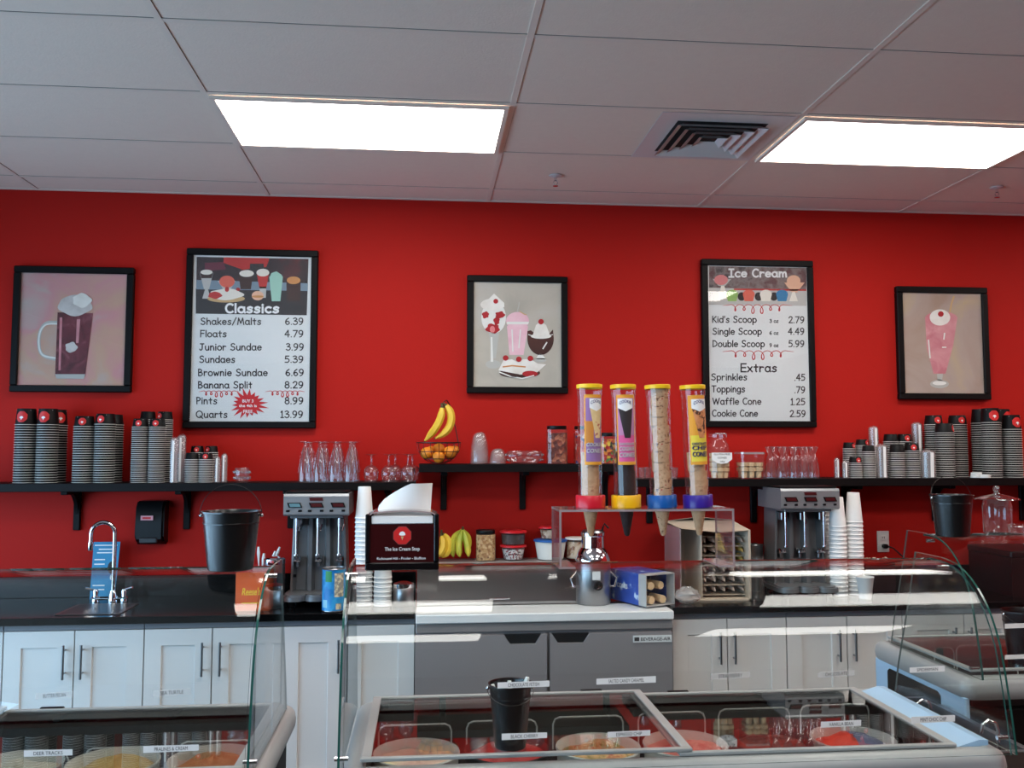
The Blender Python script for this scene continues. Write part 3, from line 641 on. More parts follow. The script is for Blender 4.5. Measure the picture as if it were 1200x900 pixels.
# ------------------------------------------------------------------ dipping freezers
PROF = [(2.300, .905), (2.312, .985), (2.325, 1.055), (2.338, 1.117), (2.352, 1.171), (2.368, 1.211), (2.384, 1.241), (2.400, 1.265), (2.418, 1.286), (2.440, 1.307), (2.466, 1.327), (2.496, 1.345), (2.53, 1.358), (2.566, 1.366), (2.61, 1.3695), (2.655, 1.370)]
PROF = [(y-.02, z) for y, z in PROF]
RIMZ = .90
def prof_off(d):
    P = []
    for i, (y, z) in enumerate(PROF):
        a = PROF[max(i-1, 0)]; c = PROF[min(i+1, len(PROF)-1)]; ty, tz = c[0]-a[0], c[1]-a[1]; l = sqrt(ty*ty+tz*tz)
        P.append((y + d*tz/l, z - d*ty/l))
    return P
def freezer(x0, x1, dy, label, lids, left_panel=True, right_panel=True, recess=False, glass0=None, glass1=None, rail=False):
    yf, yb = 2.312+dy, 2.985+dy; L = x1-x0
    t = thing('dipping_freezer', label, 'freezer', (x0, yf, 0), group='ice cream dipping freezers')
    D = yb-yf
    MB().box(.03, L-.03, .03, D-.03, .10, .79, CASEBLK, .006).box(.06, L-.06, .07, D-.06, .002, .10, BLK).build('body', t)
    # rounded rim frame around the open well
    iw = .055; r = .04
    out = [(0, -.02)]
    sec = [(.012, -.075), (.002, -.06), (0, -.04), (.004, -.02), (.013, -.008), (.026, -.001), (.04, 0), (iw, 0), (iw+.004, -.004), (iw+.004, -.03)]
    vs = []; fs = []; n = len(sec)
    # corner-rounded rectangle path
    R = .05; path = []
    for (cx, cy, a0) in ((R, R, 180), (L-R, R, 270), (L-R, D-R, 0), (R, D-R, 90)):
        for k in range(6):
            a = radians(a0+18*k); path.append((cx, cy, cos(a), sin(a)))
    for (cx, cy, ca, sa) in path:
        for (u, z) in sec:
            if u <= R: vs.append((cx+(R-u)*ca, cy+(R-u)*sa, RIMZ+z))
            else:
                k = u-R; sx = -1 if cx < L/2 else 1; sy = -1 if cy < D/2 else 1
                vs.append((cx - sx*k, cy - sy*k, RIMZ+z))
    m = len(path)
    for i in range(m):
        for j in range(n-1): fs.append([i*n+j, ((i+1) % m)*n+j, ((i+1) % m)*n+j+1, i*n+j+1])
    MB().add(vs, fs, RIMGREY).build('rim', t)
    # well liner
    a = iw+.004; z0 = RIMZ-.28; z1 = RIMZ-.02; q = MB()
    vs = [(a, a, z0), (L-a, a, z0), (L-a, D-a, z0), (a, D-a, z0), (a, a, z1), (L-a, a, z1), (L-a, D-a, z1), (a, D-a, z1)]
    q.add(vs, [(0, 1, 2, 3), (0, 4, 5, 1), (1, 5, 6, 2), (2, 6, 7, 3), (3, 7, 4, 0)], WELL); q.build('well', t, smooth=False, recalc=False)
    # glass lids in frames
    for k, (p, c) in enumerate(lids):
        zb = RIMZ + .0015 + .011*(k % 2 == 0); fw = .026; ld = MB(); y0, y1 = a-.012, D-a+.012
        for (A, B, E, F) in ((p, c, y0, y0+fw*.6), (p, c, y1-fw*.6, y1), (p, p+fw, y0+fw*.6, y1-fw*.6), (c-fw, c, y0+fw*.6, y1-fw*.6)): ld.box(A, B, E, F, zb, zb+.010, RIMGREY, .002)
        lo = ld.build('lid_frame', t)
        MB().box(p+fw-.002, c-fw+.002, y0+fw*.6-.002, y1-fw*.6+.002, zb+.004, zb+.007, LIDGLASS).build('lid_glass', lo, smooth=False)
        hxm = c-.16 if k % 2 == 0 else p+.16
        MB().box(hxm-.035, hxm+.035, y1-.004, y1+.008, zb+.002, zb+.013, BLK, .002).build('lid_grip', lo)
    if rail:
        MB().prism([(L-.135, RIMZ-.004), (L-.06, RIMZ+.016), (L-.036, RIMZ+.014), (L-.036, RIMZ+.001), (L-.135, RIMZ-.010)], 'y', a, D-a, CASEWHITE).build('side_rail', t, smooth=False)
    # curved glass front
    g0 = (glass0 if glass0 is not None else x0+.012)-x0; g1 = (glass1 if glass1 is not None else x1-.03)-x0
    O = [(y+dy-yf, z) for y, z in prof_off(0)]; I = [(y+dy-yf, z) for y, z in prof_off(.006)]
    n = len(O); g = MB(); vs = []
    for (y, z) in O: vs += [(g0, y, z), (g1, y, z)]
    for (y, z) in I: vs += [(g0, y, z), (g1, y, z)]
    f1 = []; f2 = []; f3 = []
    for i in range(n-1):
        f1.append([2*i, 2*i+1, 2*i+3, 2*i+2]); k = 2*n+2*i; f1.append([k, k+2, k+3, k+1])
        f2.append([2*i, 2*i+2, k+2, k]); f2.append([2*i+1, k+1, k+3, 2*i+3])
    f2.append([0, 2*n, 2*n+1, 1]); e = 2*n-2; f3.append([e, e+1, 2*n+e+1, 2*n+e])
    o = len(g.v); g.add(vs, f1, GLASS); kk = g.mi(GEDGE)
    for f in f2+f3: g.f.append(list(f)); g.m.append(kk)
    go = g.build('curved_front_glass', t)
    # flat glass end panels with posts
    E = [(y+dy-yf, z) for y, z in prof_off(-.006)]
    poly = E[:-1] + [(2.735+dy-yf, 1.376), (2.79+dy-yf, 1.2), (2.86+dy-yf, 1.0), (2.885+dy-yf, .905)]
    for flag, xx in ((left_panel, g0-.012), (right_panel, g1+.006)):
        if flag:
            epm = MB().prism(poly, 'x', xx, xx+.006, GLASS, GEDGE); kb = epm.mi(BEDGE)
            for q in range(1, 6): epm.m[-q] = kb
            ep = epm.build('end_glass', t, smooth=False)
            s_ = -1 if xx < L/2 else 1
            for (yy, zz) in ((2.325, .935), (2.58, 1.35)): MB().sweep([(xx+.003-s_*.02, yy+dy-yf, zz), (xx+.003+s_*.014, yy+dy-yf, zz)], .006, CHROME, 10).build('glass_clamp', ep)
    if recess:
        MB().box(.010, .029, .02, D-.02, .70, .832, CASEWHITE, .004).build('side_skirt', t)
        MB().prism([(.17, .705), (.52, .705), (.545, .72), (.545, .80), (.53, .812), (.19, .812), (.17, .80)], 'x', .005, .0095, BLK).build('side_recess', t, smooth=False)
    return t
MX0, MX1 = -.205, 1.556
freezer(MX0, MX1, 0, 'middle dipping freezer with curved glass, carrying the cone tubes and napkin box', ((.05, .905), (.87, MX1-MX0-.132)), glass0=-.193, rail=True)
LX1 = -.392; freezer(LX1-1.76, LX1, 0, 'left dipping freezer with curved glass, carrying the left black bucket', ((.05, .9), (.87, 1.71)), glass1=-.425, left_panel=True)
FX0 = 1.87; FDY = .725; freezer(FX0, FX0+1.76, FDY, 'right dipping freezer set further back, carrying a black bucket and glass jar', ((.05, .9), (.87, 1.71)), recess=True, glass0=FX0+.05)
GTOP = 1.3705

# ------------------------------------------------------------------ tubs of ice cream and wire guards
TUBW = mat('white tub card', rgb(225, 222, 216), .6); TUBB = mat('dark tub card', rgb(40, 36, 36), .6); WIRE = mat('white coated wire', rgb(222, 222, 218), .4)
def icecream(n, a, c, d=None, scale=16):
    st = [(.36, rgb(*a)), (.52, rgb(*c))] + ([(.66, rgb(*d))] if d else [])
    return mottled('ice cream ' + n, st, scale, 5, .55, bump=.5)
IC = dict(pink=icecream('pale pink', (205, 165, 150), (222, 190, 170), (226, 214, 160), 9), cherry=icecream('dark cherry', (150, 24, 24), (190, 42, 38), (70, 16, 18), 8), chip=icecream('tan with nuts', (130, 112, 56), (204, 160, 108), (158, 70, 48), 34),
          straw=icecream('strawberry pink', (226, 120, 108), (236, 148, 136), (222, 90, 84), 12), choc=icecream('chocolate', (120, 40, 24), (84, 28, 18), (150, 56, 34), 10), red=icecream('bright red', (215, 48, 34), (235, 75, 50)), blue=icecream('grey blue', (96, 100, 140), (118, 122, 160)),
          gold=icecream('golden', (200, 150, 70), (222, 182, 110)), caramel=icecream('caramel', (178, 108, 60), (200, 136, 84)), lav=icecream('cream', (222, 208, 186), (232, 222, 204)))
def tub(px, Y, key, label, key2=None, wall=TUBW, dome=.02):
    z = .725; X = xat(px, Y, 880); t = thing('ice_cream_tub', label, 'tub', (X, Y, z-.08), group='ice cream tubs in the freezers')
    MB().lathe([(.108, 0), (.121, .19), (.124, .192), (.122, .196), (.117, .19), (.112, .12)], wall, 36, capb=True).build('tub', t)
    random.seed(int(px)); n = 36; vs = []; fs = []; ph = random.random()*6
    rad = [0, .03, .06, .085, .105, .1165]
    for r in rad:
        for i in range(n):
            a = 2*pi*i/n; h = .168 + dome*(1-(r/.1165)**2) + .006*sin(3*a+ph)*(r/.1165) + .004*sin(5*a-ph+r*60) - (.004 if r > .11 else 0)
            vs.append((r*cos(a), r*sin(a), h))
    m1 = IC[key]; m2 = IC[key2] if key2 else m1; b = MB()
    f1 = []; f2 = []
    for j in range(len(rad)-1):
        for i in range(n):
            f = [j*n+i, j*n+(i+1) % n, (j+1)*n+(i+1) % n, (j+1)*n+i]
            a = 2*pi*(i+.5)/n; (f2 if (key2 and cos(a)+.25*sin(3*a) > 0) else f1).append(f)
    b.add(vs, f1, m1)
    if f2:
        k = b.mi(m2)
        for f in f2: b.f.append(f); b.m.append(k)
    b.build('ice_cream', t)
def guard(p0, p1, Y, py, label):
    a, c = xat(p0, Y, py), xat(p1, Y, py); z1 = zat(py, Y); z0 = RIMZ-.278; r = .02
    pts = [(a, 0, z0), (a, 0, z1-r), (a+r*.3, 0, z1-r*.3), (a+r, 0, z1), (c-r, 0, z1), (c-r*.3, 0, z1-r*.3), (c, 0, z1-r), (c, 0, z0)]
    o = MB().sweep([(x-(a+c)/2, y, z-z0) for x, y, z in pts], .0028, WIRE, 6).build('wire_guard', loc=((a+c)/2, Y, z0)); tag(o, label, 'wire guard', 'white wire guards behind the tubs')
TY0 = 2.655
tub(488, TY0, 'pink', 'open tub of pale pink ice cream, leftmost in the middle freezer', dome=.006)
tub(594, TY0, 'cherry', 'open tub of dark red cherry ice cream behind the spoon bucket', wall=TUBB, dome=.036)
tub(701, TY0, 'chip', 'open tub of tan ice cream with nutty chunks below the espresso tag', dome=.03)
tub(803, TY0, 'straw', 'open tub of strawberry pink ice cream under the lid divider', dome=.024)
tub(903, TY0, 'choc', 'open tub of dark chocolate ice cream in the middle freezer', wall=TUBB, dome=.034)
tub(1000, TY0, 'red', 'open tub of half red, half grey-blue ice cream, rightmost in middle freezer', 'blue', dome=.034)
tub(133, TY0, 'gold', 'open tub of golden ice cream in the left freezer below the tracks tag', dome=.03)
tub(250, TY0, 'caramel', 'open tub of caramel brown ice cream in the left freezer below the pralines tag', dome=.03)
tub(18, TY0, 'lav', 'open tub of cream ice cream at the left photo edge in the left freezer')
for (a, c, lb) in ((444, 529, 'white wire guard behind the pale pink tub'), (547, 629, 'white wire guard behind the dark cherry tub'), (648, 730, 'white wire guard behind the nutty tan tub'),
                   (748, 826, 'white wire guard behind the strawberry tub'), (842, 925, 'white wire guard behind the chocolate tub'), (938, 1018, 'white wire guard behind the red and blue tub')): guard(a, c, 2.79, 846-(a-444)*.019, lb)
for (a, c, y, lb) in ((2, 81, 866, 'white wire guard at the left photo edge in left freezer'), (101, 194, 862, 'white wire guard behind the golden tub'), (211, 297, 858, 'white wire guard behind the caramel tub')): guard(a, c, 2.79, y, lb)
guard(1095, 1118, 3.52, 770, 'white wire guard at the left end of the right freezer'); guard(1121, 1192, 3.52, 768, 'white wire guard in the right freezer beside the spoon bucket')

# ------------------------------------------------------------------ flavour tags stuck on the curved glass
def on_glass(px, py, dy=0., off=.0012):
    P = prof_off(-off)[:-1]; P = [(y+dy, z) for y, z in P]; best = None
    for i in range(len(P)-1):
        (y0, z0), (y1, z1) = P[i], P[i+1]
        for k in range(41):
            u = k/40; y = y0+(y1-y0)*u; z = z0+(z1-z0)*u; q = at(px, py, y); e = abs(q.z-z)
            if best is None or e < best[0]: best = (e, Vector((q.x, y, z)))
    return best[1]
TAGM = mat('white label tape', rgb(214, 212, 210), .5); TAGC = glass('clear label tape', (1, 1, 1, 1), .03, .3, .2, .16, rgb(225, 222, 220))
def flavour(x0, y0, x1, y1, h, text, label, clear=False, dy=0., inset=.2):
    q = [on_glass(*p, dy) for p in ((x0, y0+h), (x1, y1+h), (x1, y1), (x0, y0))]
    c = sum(q, Vector())/4; nrm = (q[1]-q[0]).cross(q[3]-q[0]).normalized()
    q = [p-c for p in q]; b = MB(); m = TAGC if clear else TAGM; th = nrm*.0007
    b.add(q + [p+th for p in q], [(3, 2, 1, 0), (4, 5, 6, 7), (0, 1, 5, 4), (1, 2, 6, 5), (2, 3, 7, 6), (3, 0, 4, 7)], m)
    if text:
        def f(x, y):
            u = inset + (1-2*inset)*x; v_ = .2 + .6*y
            return (q[0]*(1-u)+q[1]*u)*(1-v_) + (q[3]*(1-u)+q[2]*u)*v_ + nrm*.0012
        put_text(b, text, f, INK, .0)
    o = b.build('flavour_tag', loc=c, smooth=False, recalc=False); tag(o, label, 'flavour tag', 'flavour tags on the freezer glass')
for a in ((42, 812.5, 86, 810, 7, 'BUTTER PECAN', True), (179, 809, 224, 806.5, 7, 'SEA TURTLE', True), (28, 880, 85, 878, 7, 'DEER TRACKS', False), (168, 874.5, 233, 872, 7.5, 'PRALINES & CREAM', False),
          (583, 800, 644, 797.5, 7, 'CHOCOLATE FETISH', False), (699, 795.5, 768.5, 792.5, 7, 'SALTED CANDY CARAMEL', False), (832.5, 789.5, 879, 787, 7, 'STRAWBERRY', True), (958.5, 787.5, 1001, 784.5, 7, 'CHOCOLATE', True), (1066, 782, 1107, 780, 6.5, 'SPIDERMAN', False),
          (588, 860, 641, 858, 7, 'BLACK CHERRY', False), (712, 858, 762, 855.5, 6.5, 'ESPRESSO CHIP', False), (962, 846, 1009, 843.5, 7, 'VANILLA BEAN', False), (1068, 840.5, 1119, 838, 7, 'MINT CHOC CHIP', False)):
    nm = 'superhero flavour' if a[5] == 'SPIDERMAN' else a[5]
    where = 'left' if a[0] < 300 else 'middle'
    lab = ('white flavour tag for the superhero flavour at right of the middle freezer glass' if a[5] == 'SPIDERMAN' else f'{"clear" if a[6] else "white"} flavour tag reading {a[5]} on the {where} freezer glass')
    flavour(*a[:6], lab, a[6])
flavour(1177.5, 731, 1214, 730, 5.5, '', 'white flavour tag above the rim of the right spoon bucket', dy=FDY); flavour(1177.5, 767.5, 1214, 766.5, 5, '', 'lower white flavour tag in front of the right spoon bucket', dy=FDY)

# ------------------------------------------------------------------ paper cups in inverted nested stacks
KINDS = {  # rim radius, base radius, height, pitch
    'large': (.051, .0435, .084, .0127), 'medium': (.050, .0435, .056, .0123), 'small': (.0405, .0345, .046, .0104), 'tiny': (.0345, .0295, .038, .0088)}
protos = {}
for kn, (rr, rb, h, pitch) in KINDS.items():
    prof = [(rr+.0005, .001), (rr+.0022, .0015), (rr+.0024, .0024), (rr+.0016, .0035), (rr, .0038), (rb, h-.001), (rb-.001, h), (rb-.004, h), (rb-.0045, h-.004)]
    ms = [CUPRIM]*4 + [CUPBLK]*4
    b = MB().lathe(prof, CUPBLK, 28, mats=ms, capt=True); o = b.build(kn + '_paper_cup'); protos[kn] = o
    tp = thing('logo_paper_cup', 'x', 'paper cup')
    MB().lathe(prof, CUPBLK, 40, mats=ms, capt=True).build('cup_wall', tp)
    # octagon logo wrapped on the cup wall, facing the customer, upright on the inverted cup
    R = h*.33; ctr = h*.50; b = MB()
    def wrap(u, v_): 
        r = rr + (rb-rr)*v_/h + .0010; a = -pi/2 + u/r; return (r*cos(a), r*sin(a), v_)
    rim = [(R*1.05*cos(radians(22.5+45*k)), ctr + R*1.05*sin(radians(22.5+45*k))) for k in range(8)]
    nn = 8; vs = []
    for k in range(nn+1):
        u = R*(-1+2*k/nn); hh = R*min(1.0, 1.41-abs(u)/R); vs += [wrap(u, ctr-hh), wrap(u, ctr+hh)]
    b.add(vs, [(2*k, 2*k+2, 2*k+3, 2*k+1) for k in range(nn)], LOGORED)
    lo = b.build('logo', tp, smooth=False, recalc=False)
    def wrap2(u, v_):
        p = wrap(u, v_); k = 1.02; return (p[0]*k, p[1]*k, p[2])
    b = MB(); pts = [(R*.36*cos(radians(a)), ctr-R*.25+R*.36*sin(radians(a))) for a in (0, 36, 72, 108, 144, 180)] + [(-R*.16, ctr-R*.25), (0, ctr-R*.62), (R*.16, ctr-R*.25)]
    b.poly([wrap2(*p) for p in pts[:6]], INKW); b.poly([wrap2(*p) for p in pts[6:]], INKW)
    b.build('cone_mark', lo, smooth=False, recalc=False)
    b = MB(); b.poly([wrap(u*R*1.5, h*.9+v_*h*.04) for u, v_ in ((-1, -.5), (1, -.5), (1, .5), (-1, .5))], CUPRIM); b.build('lettering', tp, smooth=False, recalc=False)
    protos[kn+'_top'] = tp; protos[kn].hide_render = False
used = set()
def cup_stack(kn, px, Y, zb, top_py, where, shelf_name, logo=True, lrot=0.):
    rr, rb, h, pitch = KINDS[kn]; x = xat(px, Y); zt = zat(top_py, Y, px)
    n = max(1, round((zt - zb - h)/pitch)+1)
    for k in range(n):
        z = zb + .0005 + k*pitch; jx, jy = random.uniform(-.0004, .0004), random.uniform(-.0004, .0004)
        top = (k == n-1 and logo)
        key = kn+'_top' if top else kn
        p = protos[key]
        if key not in used: o = p; used.add(key); o.location = (x+jx, Y+jy, z); o['category'] = 'paper cup'
        else: o = dup(p, (x+jx, Y+jy, z))
        o.rotation_euler = (0, 0, lrot if top else random.uniform(0, 6))
        o['group'] = f'black paper cups on the {shelf_name} shelf'
        o['label'] = (f'topmost cup with red logo of {where}' if top else (f'topmost plain black cup of {where}' if k == n-1 else f'black paper cup nested in {where}'))
F, Bk = WALLY-.205, WALLY-.088      # front row, back row
# left shelf
cup_stack('large', 28.5, F, SH1, 478, 'the leftmost tall stack on the left shelf', 'left', lrot=-.1)
cup_stack('large', 54, F, SH1, 478, 'the second tall stack from the shelf\'s left end', 'left', lrot=-.1)
cup_stack('large', 64.5, Bk+.005, SH1, 480, 'the tall stack half hidden behind the second one', 'left', lrot=.7)
cup_stack('medium', 97, F, SH1, 487, 'the left stack of the middle trio, left shelf', 'left', lrot=.1)
cup_stack('medium', 121.5, F, SH1, 484, 'the tallest stack of the middle trio, left shelf', 'left', lrot=-.2)
cup_stack('medium', 131, Bk+.005, SH1, 486.5, 'the back stack of the middle trio, left shelf', 'left', False)
cup_stack('small', 163, F, SH1, 491.5, 'the front left slim stack beside the lid sleeves', 'left')
cup_stack('small', 183, F, SH1, 491.5, 'the front right slim stack beside the lid sleeves', 'left')
cup_stack('small', 171.5, Bk+.01, SH1, 483.5, 'the back left slim stack beside the lid sleeves', 'left', False)
cup_stack('small', 191.5, Bk+.01, SH1, 483.5, 'the back right slim stack beside the lid sleeves', 'left', lrot=-.6)
cup_stack('tiny', 224.5, F, SH1, 530, 'the front left short stack of smallest cups, left shelf', 'left', False)
cup_stack('tiny', 241, F, SH1, 530, 'the front right short stack of smallest cups, left shelf', 'left', lrot=.1)
cup_stack('tiny', 230.5, Bk+.01, SH1, 522, 'the back left short stack of smallest cups, left shelf', 'left', lrot=.1)
cup_stack('tiny', 247, Bk+.01, SH1, 522, 'the back right short stack of smallest cups, left shelf', 'left', lrot=-.5)
# right shelf
cup_stack('tiny', 996, Bk+.01, SH3, 518.5, 'the back left short stack of smallest cups, right shelf', 'right', lrot=.5)
cup_stack('tiny', 1011, Bk+.01, SH3, 515.5, 'the middle back short stack of smallest cups, right shelf', 'right', lrot=.6)
cup_stack('tiny', 1018.5, F, SH3, 523, 'the front right short stack of smallest cups, right shelf', 'right', False)
cup_stack('tiny', 1003, F, SH3, 534.5, 'the lowest short stack of smallest cups, right shelf', 'right', lrot=.1)
cup_stack('small', 1045, Bk+.01, SH3, 508, 'the back left slim stack between clear lid sleeves', 'right', False)
cup_stack('small', 1061, Bk+.01, SH3, 508, 'the back right slim stack between clear lid sleeves', 'right')
cup_stack('small', 1052, F, SH3, 522.5, 'the front left slim stack between clear lid sleeves', 'right', False)
cup_stack('small', 1069.5, F, SH3, 520.5, 'the front right slim stack between clear lid sleeves', 'right', lrot=-.2)
cup_stack('medium', 1096, Bk+.005, SH3, 487, 'the back left stack of the trio, right shelf', 'right')
cup_stack('medium', 1108.5, F, SH3, 497, 'the lower front stack of the trio, right shelf', 'right', lrot=.8)
cup_stack('medium', 1124, Bk-.01, SH3, 486.5, 'the right stack of the trio, right shelf', 'right')
cup_stack('large', 1151.5, Bk+.005, SH3, 479, 'the back left stack of the rightmost tall group', 'right', lrot=.3)
cup_stack('large', 1163.5, F, SH3, 479, 'the front stack of the rightmost tall group', 'right', lrot=-.15)
cup_stack('large', 1176, Bk+.01, SH3, 480, 'the back right stack of the rightmost tall group', 'right', lrot=.3)
cup_stack('large', 1187.5, F, SH3, 486.5, 'the rightmost stack with a large logo, right shelf', 'right', lrot=.1)

# sleeves of clear lids (nested lids standing in a column)
def lid_sleeve(px, Y, zb, top_py, r, label, group, lean=0.):
    x = xat(px, Y); h = zat(top_py, Y, px)-zb; pitch = .0075; n = int((h-.012)/pitch); prof = [(r*.8, .0005)]
    for k in range(n): prof += [(r, k*pitch+.001), (r*1.0, k*pitch+.003), (r*.9, k*pitch+.0045), (r*.9, (k+1)*pitch)]
    z = n*pitch; prof += [(r*.8, z+.004), (r*.55, z+.009), (r*.2, z+.011)]
    t = thing('lid_sleeve', label, 'plastic lids', (x, Y, zb+.0003), group=group)
    o = MB().lathe(prof, PLASTIC, 18, capb=True, capt=True).build('nested_lids', t); o['kind'] = 'stuff'
    a = -pi/2 - .1
    MB().prism([(-.26*r, .004), (.2*r, .004), (.24*r, h-.016), (-.22*r, h-.014)], 'y', -r*1.10, -r*1.03, FOAM).build('paper_strip', t, smooth=False)
    MB().lathe([(r*1.05, .001), (r*1.06, z*.5), (r*1.05, z), (r*.7, z+.012), (r*.25, z+.017)], ACRY, 18).build('bag', t)
g1 = 'clear lid sleeves on the left shelf'; g2 = 'clear lid sleeves on the right shelf'
lid_sleeve(203.5, F-.03, SH1, 513, .021, 'tall clear lid sleeve right beside the slim cup stacks', g1)
lid_sleeve(212, F+.03, SH1, 509.5, .022, 'tallest clear lid sleeve, right of another, on the left shelf', g1)
lid_sleeve(254.5, F, SH1, 534, .015, 'small clear lid sleeve right beside the smallest cups', g1)
lid_sleeve(262.5, F+.02, SH1, 531, .017, 'small clear lid sleeve at the end of the left cups', g1)
lid_sleeve(981, F, SH3, 536, .015, 'small clear lid sleeve, leftmost on the right shelf', g2); lid_sleeve(990.5, F-.01, SH3, 539, .016, 'small clear lid sleeve before the smallest cups, right shelf', g2)
lid_sleeve(1025, Bk+.02, SH3, 499, .028, 'tall clear lid sleeve standing behind the smallest cups', g2); lid_sleeve(1034, F, SH3, 520.5, .031, 'clear lid sleeve in front, left of the slim cups, right shelf', g2)
lid_sleeve(1076, Bk+.02, SH3, 495, .030, 'tall clear lid sleeve standing behind the slim cups', g2); lid_sleeve(1088, F-.02, SH3, 527, .041, 'wide clear lid sleeve in front of the cup trio', g2)
# white lids in two little piles
LIDP = MB().lathe([(.026, 0), (.028, .002), (.028, .008), (.024, .0095), (.010, .0098)], WHT, 22, capb=True, capt=True)
lp = None
for px, n, Y, lb in ((1143.5, 3, F-.045, 'white cup lid in the left pile before the tall right stacks'), (1154.5, 2, F-.075, 'white cup lid in the lower right pile before the tall stacks')):
    for k in range(n):
        z = SH3+.0004 + k*.0102 + (0 if n == 2 else 0)
        if lp is None: lp = LIDP.build('cup_lid'); lp.location = (xat(px, Y), Y, z); tag(lp, lb, 'lid', 'white cup lids on the right shelf')
        else: dup(lp, (xat(px, Y)+.002*k, Y, z), lb)

# ------------------------------------------------------------------ glassware
sund = MB().lathe([(.036, 0), (.0365, .004), (.034, .05), (.028, .10), (.020, .15), (.013, .178), (.010, .186), (.013, .192), (.009, .197), (.012, .202), (.034, .207), (.035, .209), (.033, .2105)], DRINK, 20, capt=True)
for k in range(8):   # pressed ribs
    a = 2*pi*k/8; sund.sweep([(.0345*cos(a), .0345*sin(a), .05), (.0285*cos(a), .0285*sin(a), .10), (.0205*cos(a), .0205*sin(a), .15), (.0135*cos(a), .0135*sin(a), .177)], .0016, DRINK, 5)
gob = MB().lathe([(.030, 0), (.036, .02), (.040, .045), (.036, .068), (.022, .083), (.008, .089), (.005, .10), (.0045, .13), (.007, .138), (.030, .1425), (.032, .144), (.030, .1455)], DRINK, 20, capt=True)
tulip = MB().lathe([(.033, 0), (.0335, .004), (.030, .05), (.024, .09), (.022, .11), (.015, .125), (.012, .132), (.026, .166), (.028, .17), (.026, .173)], DRINK, 18, capt=True)
def glasses(mb, name, items, zb, group, cat='glass'):
    pr_ = None
    for px, Y, lb in items:
        if pr_ is None: pr_ = mb.build(name); pr_.location = (xat(px, Y), Y, zb+.0003); tag(pr_, lb, cat, group)
        else: dup(pr_, (xat(px, Y), Y, zb+.0003), lb)
nth = ('leftmost', 'second from left', 'third from left', 'rightmost')
glasses(sund, 'sundae_glass', [(p, F-.03, f'tall ribbed sundae glass upside down, {nth[k]} in the front row') for k, p in enumerate((357.5, 375, 393, 411))] +
        [(p, Bk, f'tall ribbed sundae glass upside down, {nth[k]} in the back row') for k, p in enumerate((363, 380, 397, 414))], SH1, 'upside down sundae glasses above the left mixer')
glasses(gob, 'goblet', [(435, F-.03, 'glass goblet upside down, leftmost beside the sundae glasses'), (455.5, F-.03, 'glass goblet upside down, middle of the front three'), (478, F-.03, 'glass goblet upside down at the shelf end, front row'), (463, Bk+.01, 'glass goblet upside down behind the middle goblet'), (483, Bk+.01, 'glass goblet upside down behind the goblet at the shelf end')], SH1, 'upside down goblets on the left shelf')
fr5 = [(p, F-.04, f'clear tulip glass upside down in the front row, {q}') for p, q in ((903, 'leftmost by the cake cone box'), (917, 'second from the cake cone box'), (930.5, 'third from the cake cone box'), (942, 'fourth from the cake cone box'), (953.5, 'rightmost'))]
bk4 = [(p, Bk, f'clear tulip glass upside down in the back row, {q}') for p, q in ((909, 'leftmost'), (922, 'second from left'), (934, 'third from left'), (947, 'rightmost'))]
glasses(tulip, 'tulip_glass', fr5+bk4, SH3, 'upside down tulip glasses on the right shelf')
short = MB().lathe([(.017, 0), (.018, .002), (.024, .055), (.0245, .06), (.022, .06), (.016, .008)], DRINK, 18, capb=True)
glasses(short, 'tasting_glass', [(752.5, F, 'small tasting glass left of the blue-collared tube'), (790, F, 'small tasting glass between the blue and purple collared tubes'), (759, Bk, 'small tasting glass farther back, left of the blue-collared tube')], SH3, 'small tasting glasses on the right shelf')
# cut glass bowls
def bead_bowl(name, px, Y, zb, rx, ry, h, label):
    b = MB(); n = 24; prof = [(.45, 0), (.8, .12), (.97, .4), (1, .65), (.96, .9), (.9, 1)]; vs = []; fs = []
    for (r, z) in prof:
        for i in range(n): vs.append((rx*r*cos(2*pi*i/n), ry*r*sin(2*pi*i/n), h*z))
    for j in range(len(prof)-1):
        for i in range(n): fs.append([j*n+i, j*n+(i+1) % n, (j+1)*n+(i+1) % n, (j+1)*n+i])
    fs.append(list(range(n-1, -1, -1))); b.add(vs, fs, DRINK)
    for j, z in ((1.0, .3), (1.02, .7)):
        for i in range(12):
            a = 2*pi*(i+.5*(z > .5))/12; b.ball((rx*j*cos(a), ry*j*sin(a), h*z), h*.12, DRINK, 8, 6)
    o = b.build(name, loc=(xat(px, Y), Y, zb+.0005)); tag(o, label, 'glass dish')
bead_bowl('dessert_dish', 283.5, F, SH1, .038, .038, .075, 'small cut glass dessert dish alone on the left shelf')
bead_bowl('banana_split_dish', 614.5, F, SH2, .10, .05, .068, 'long cut glass banana split dish on the middle shelf')
# clear domes beside the fruit basket
DOMEP = glass('clear dome plastic', (.95, .93, .93, 1), .05, 1.0, .15, .10, rgb(236, 230, 228), 3)
def dome_stack(px, Y, zb, r, h, n, label):
    t = thing('dome_lids', label, 'plastic lids', (xat(px, Y), Y, zb+.0003))
    b = MB()
    for k in range(n):
        s_ = 1-.0*k; prof = [(r, 0), (r*1.02, .003)] + [(r*cos(a)**.6, h*sin(a)) for a in [pi/2*i/8 for i in range(1, 8)]] + [(.004, h)]
        c0 = len(b.v); b.lathe(prof, DOMEP, 20); b.xf(Matrix.Translation((k*.006-.01, 0, k*.0012)), c0)
    o = b.build('nested_domes', t); o['kind'] = 'stuff'
dome_stack(562, F, SH2, .040, .165, 4, 'tall nested clear plastic domes right of the fruit basket')
dome_stack(584, F, SH2, .040, .08, 3, 'low nested clear plastic domes left of the banana split dish')

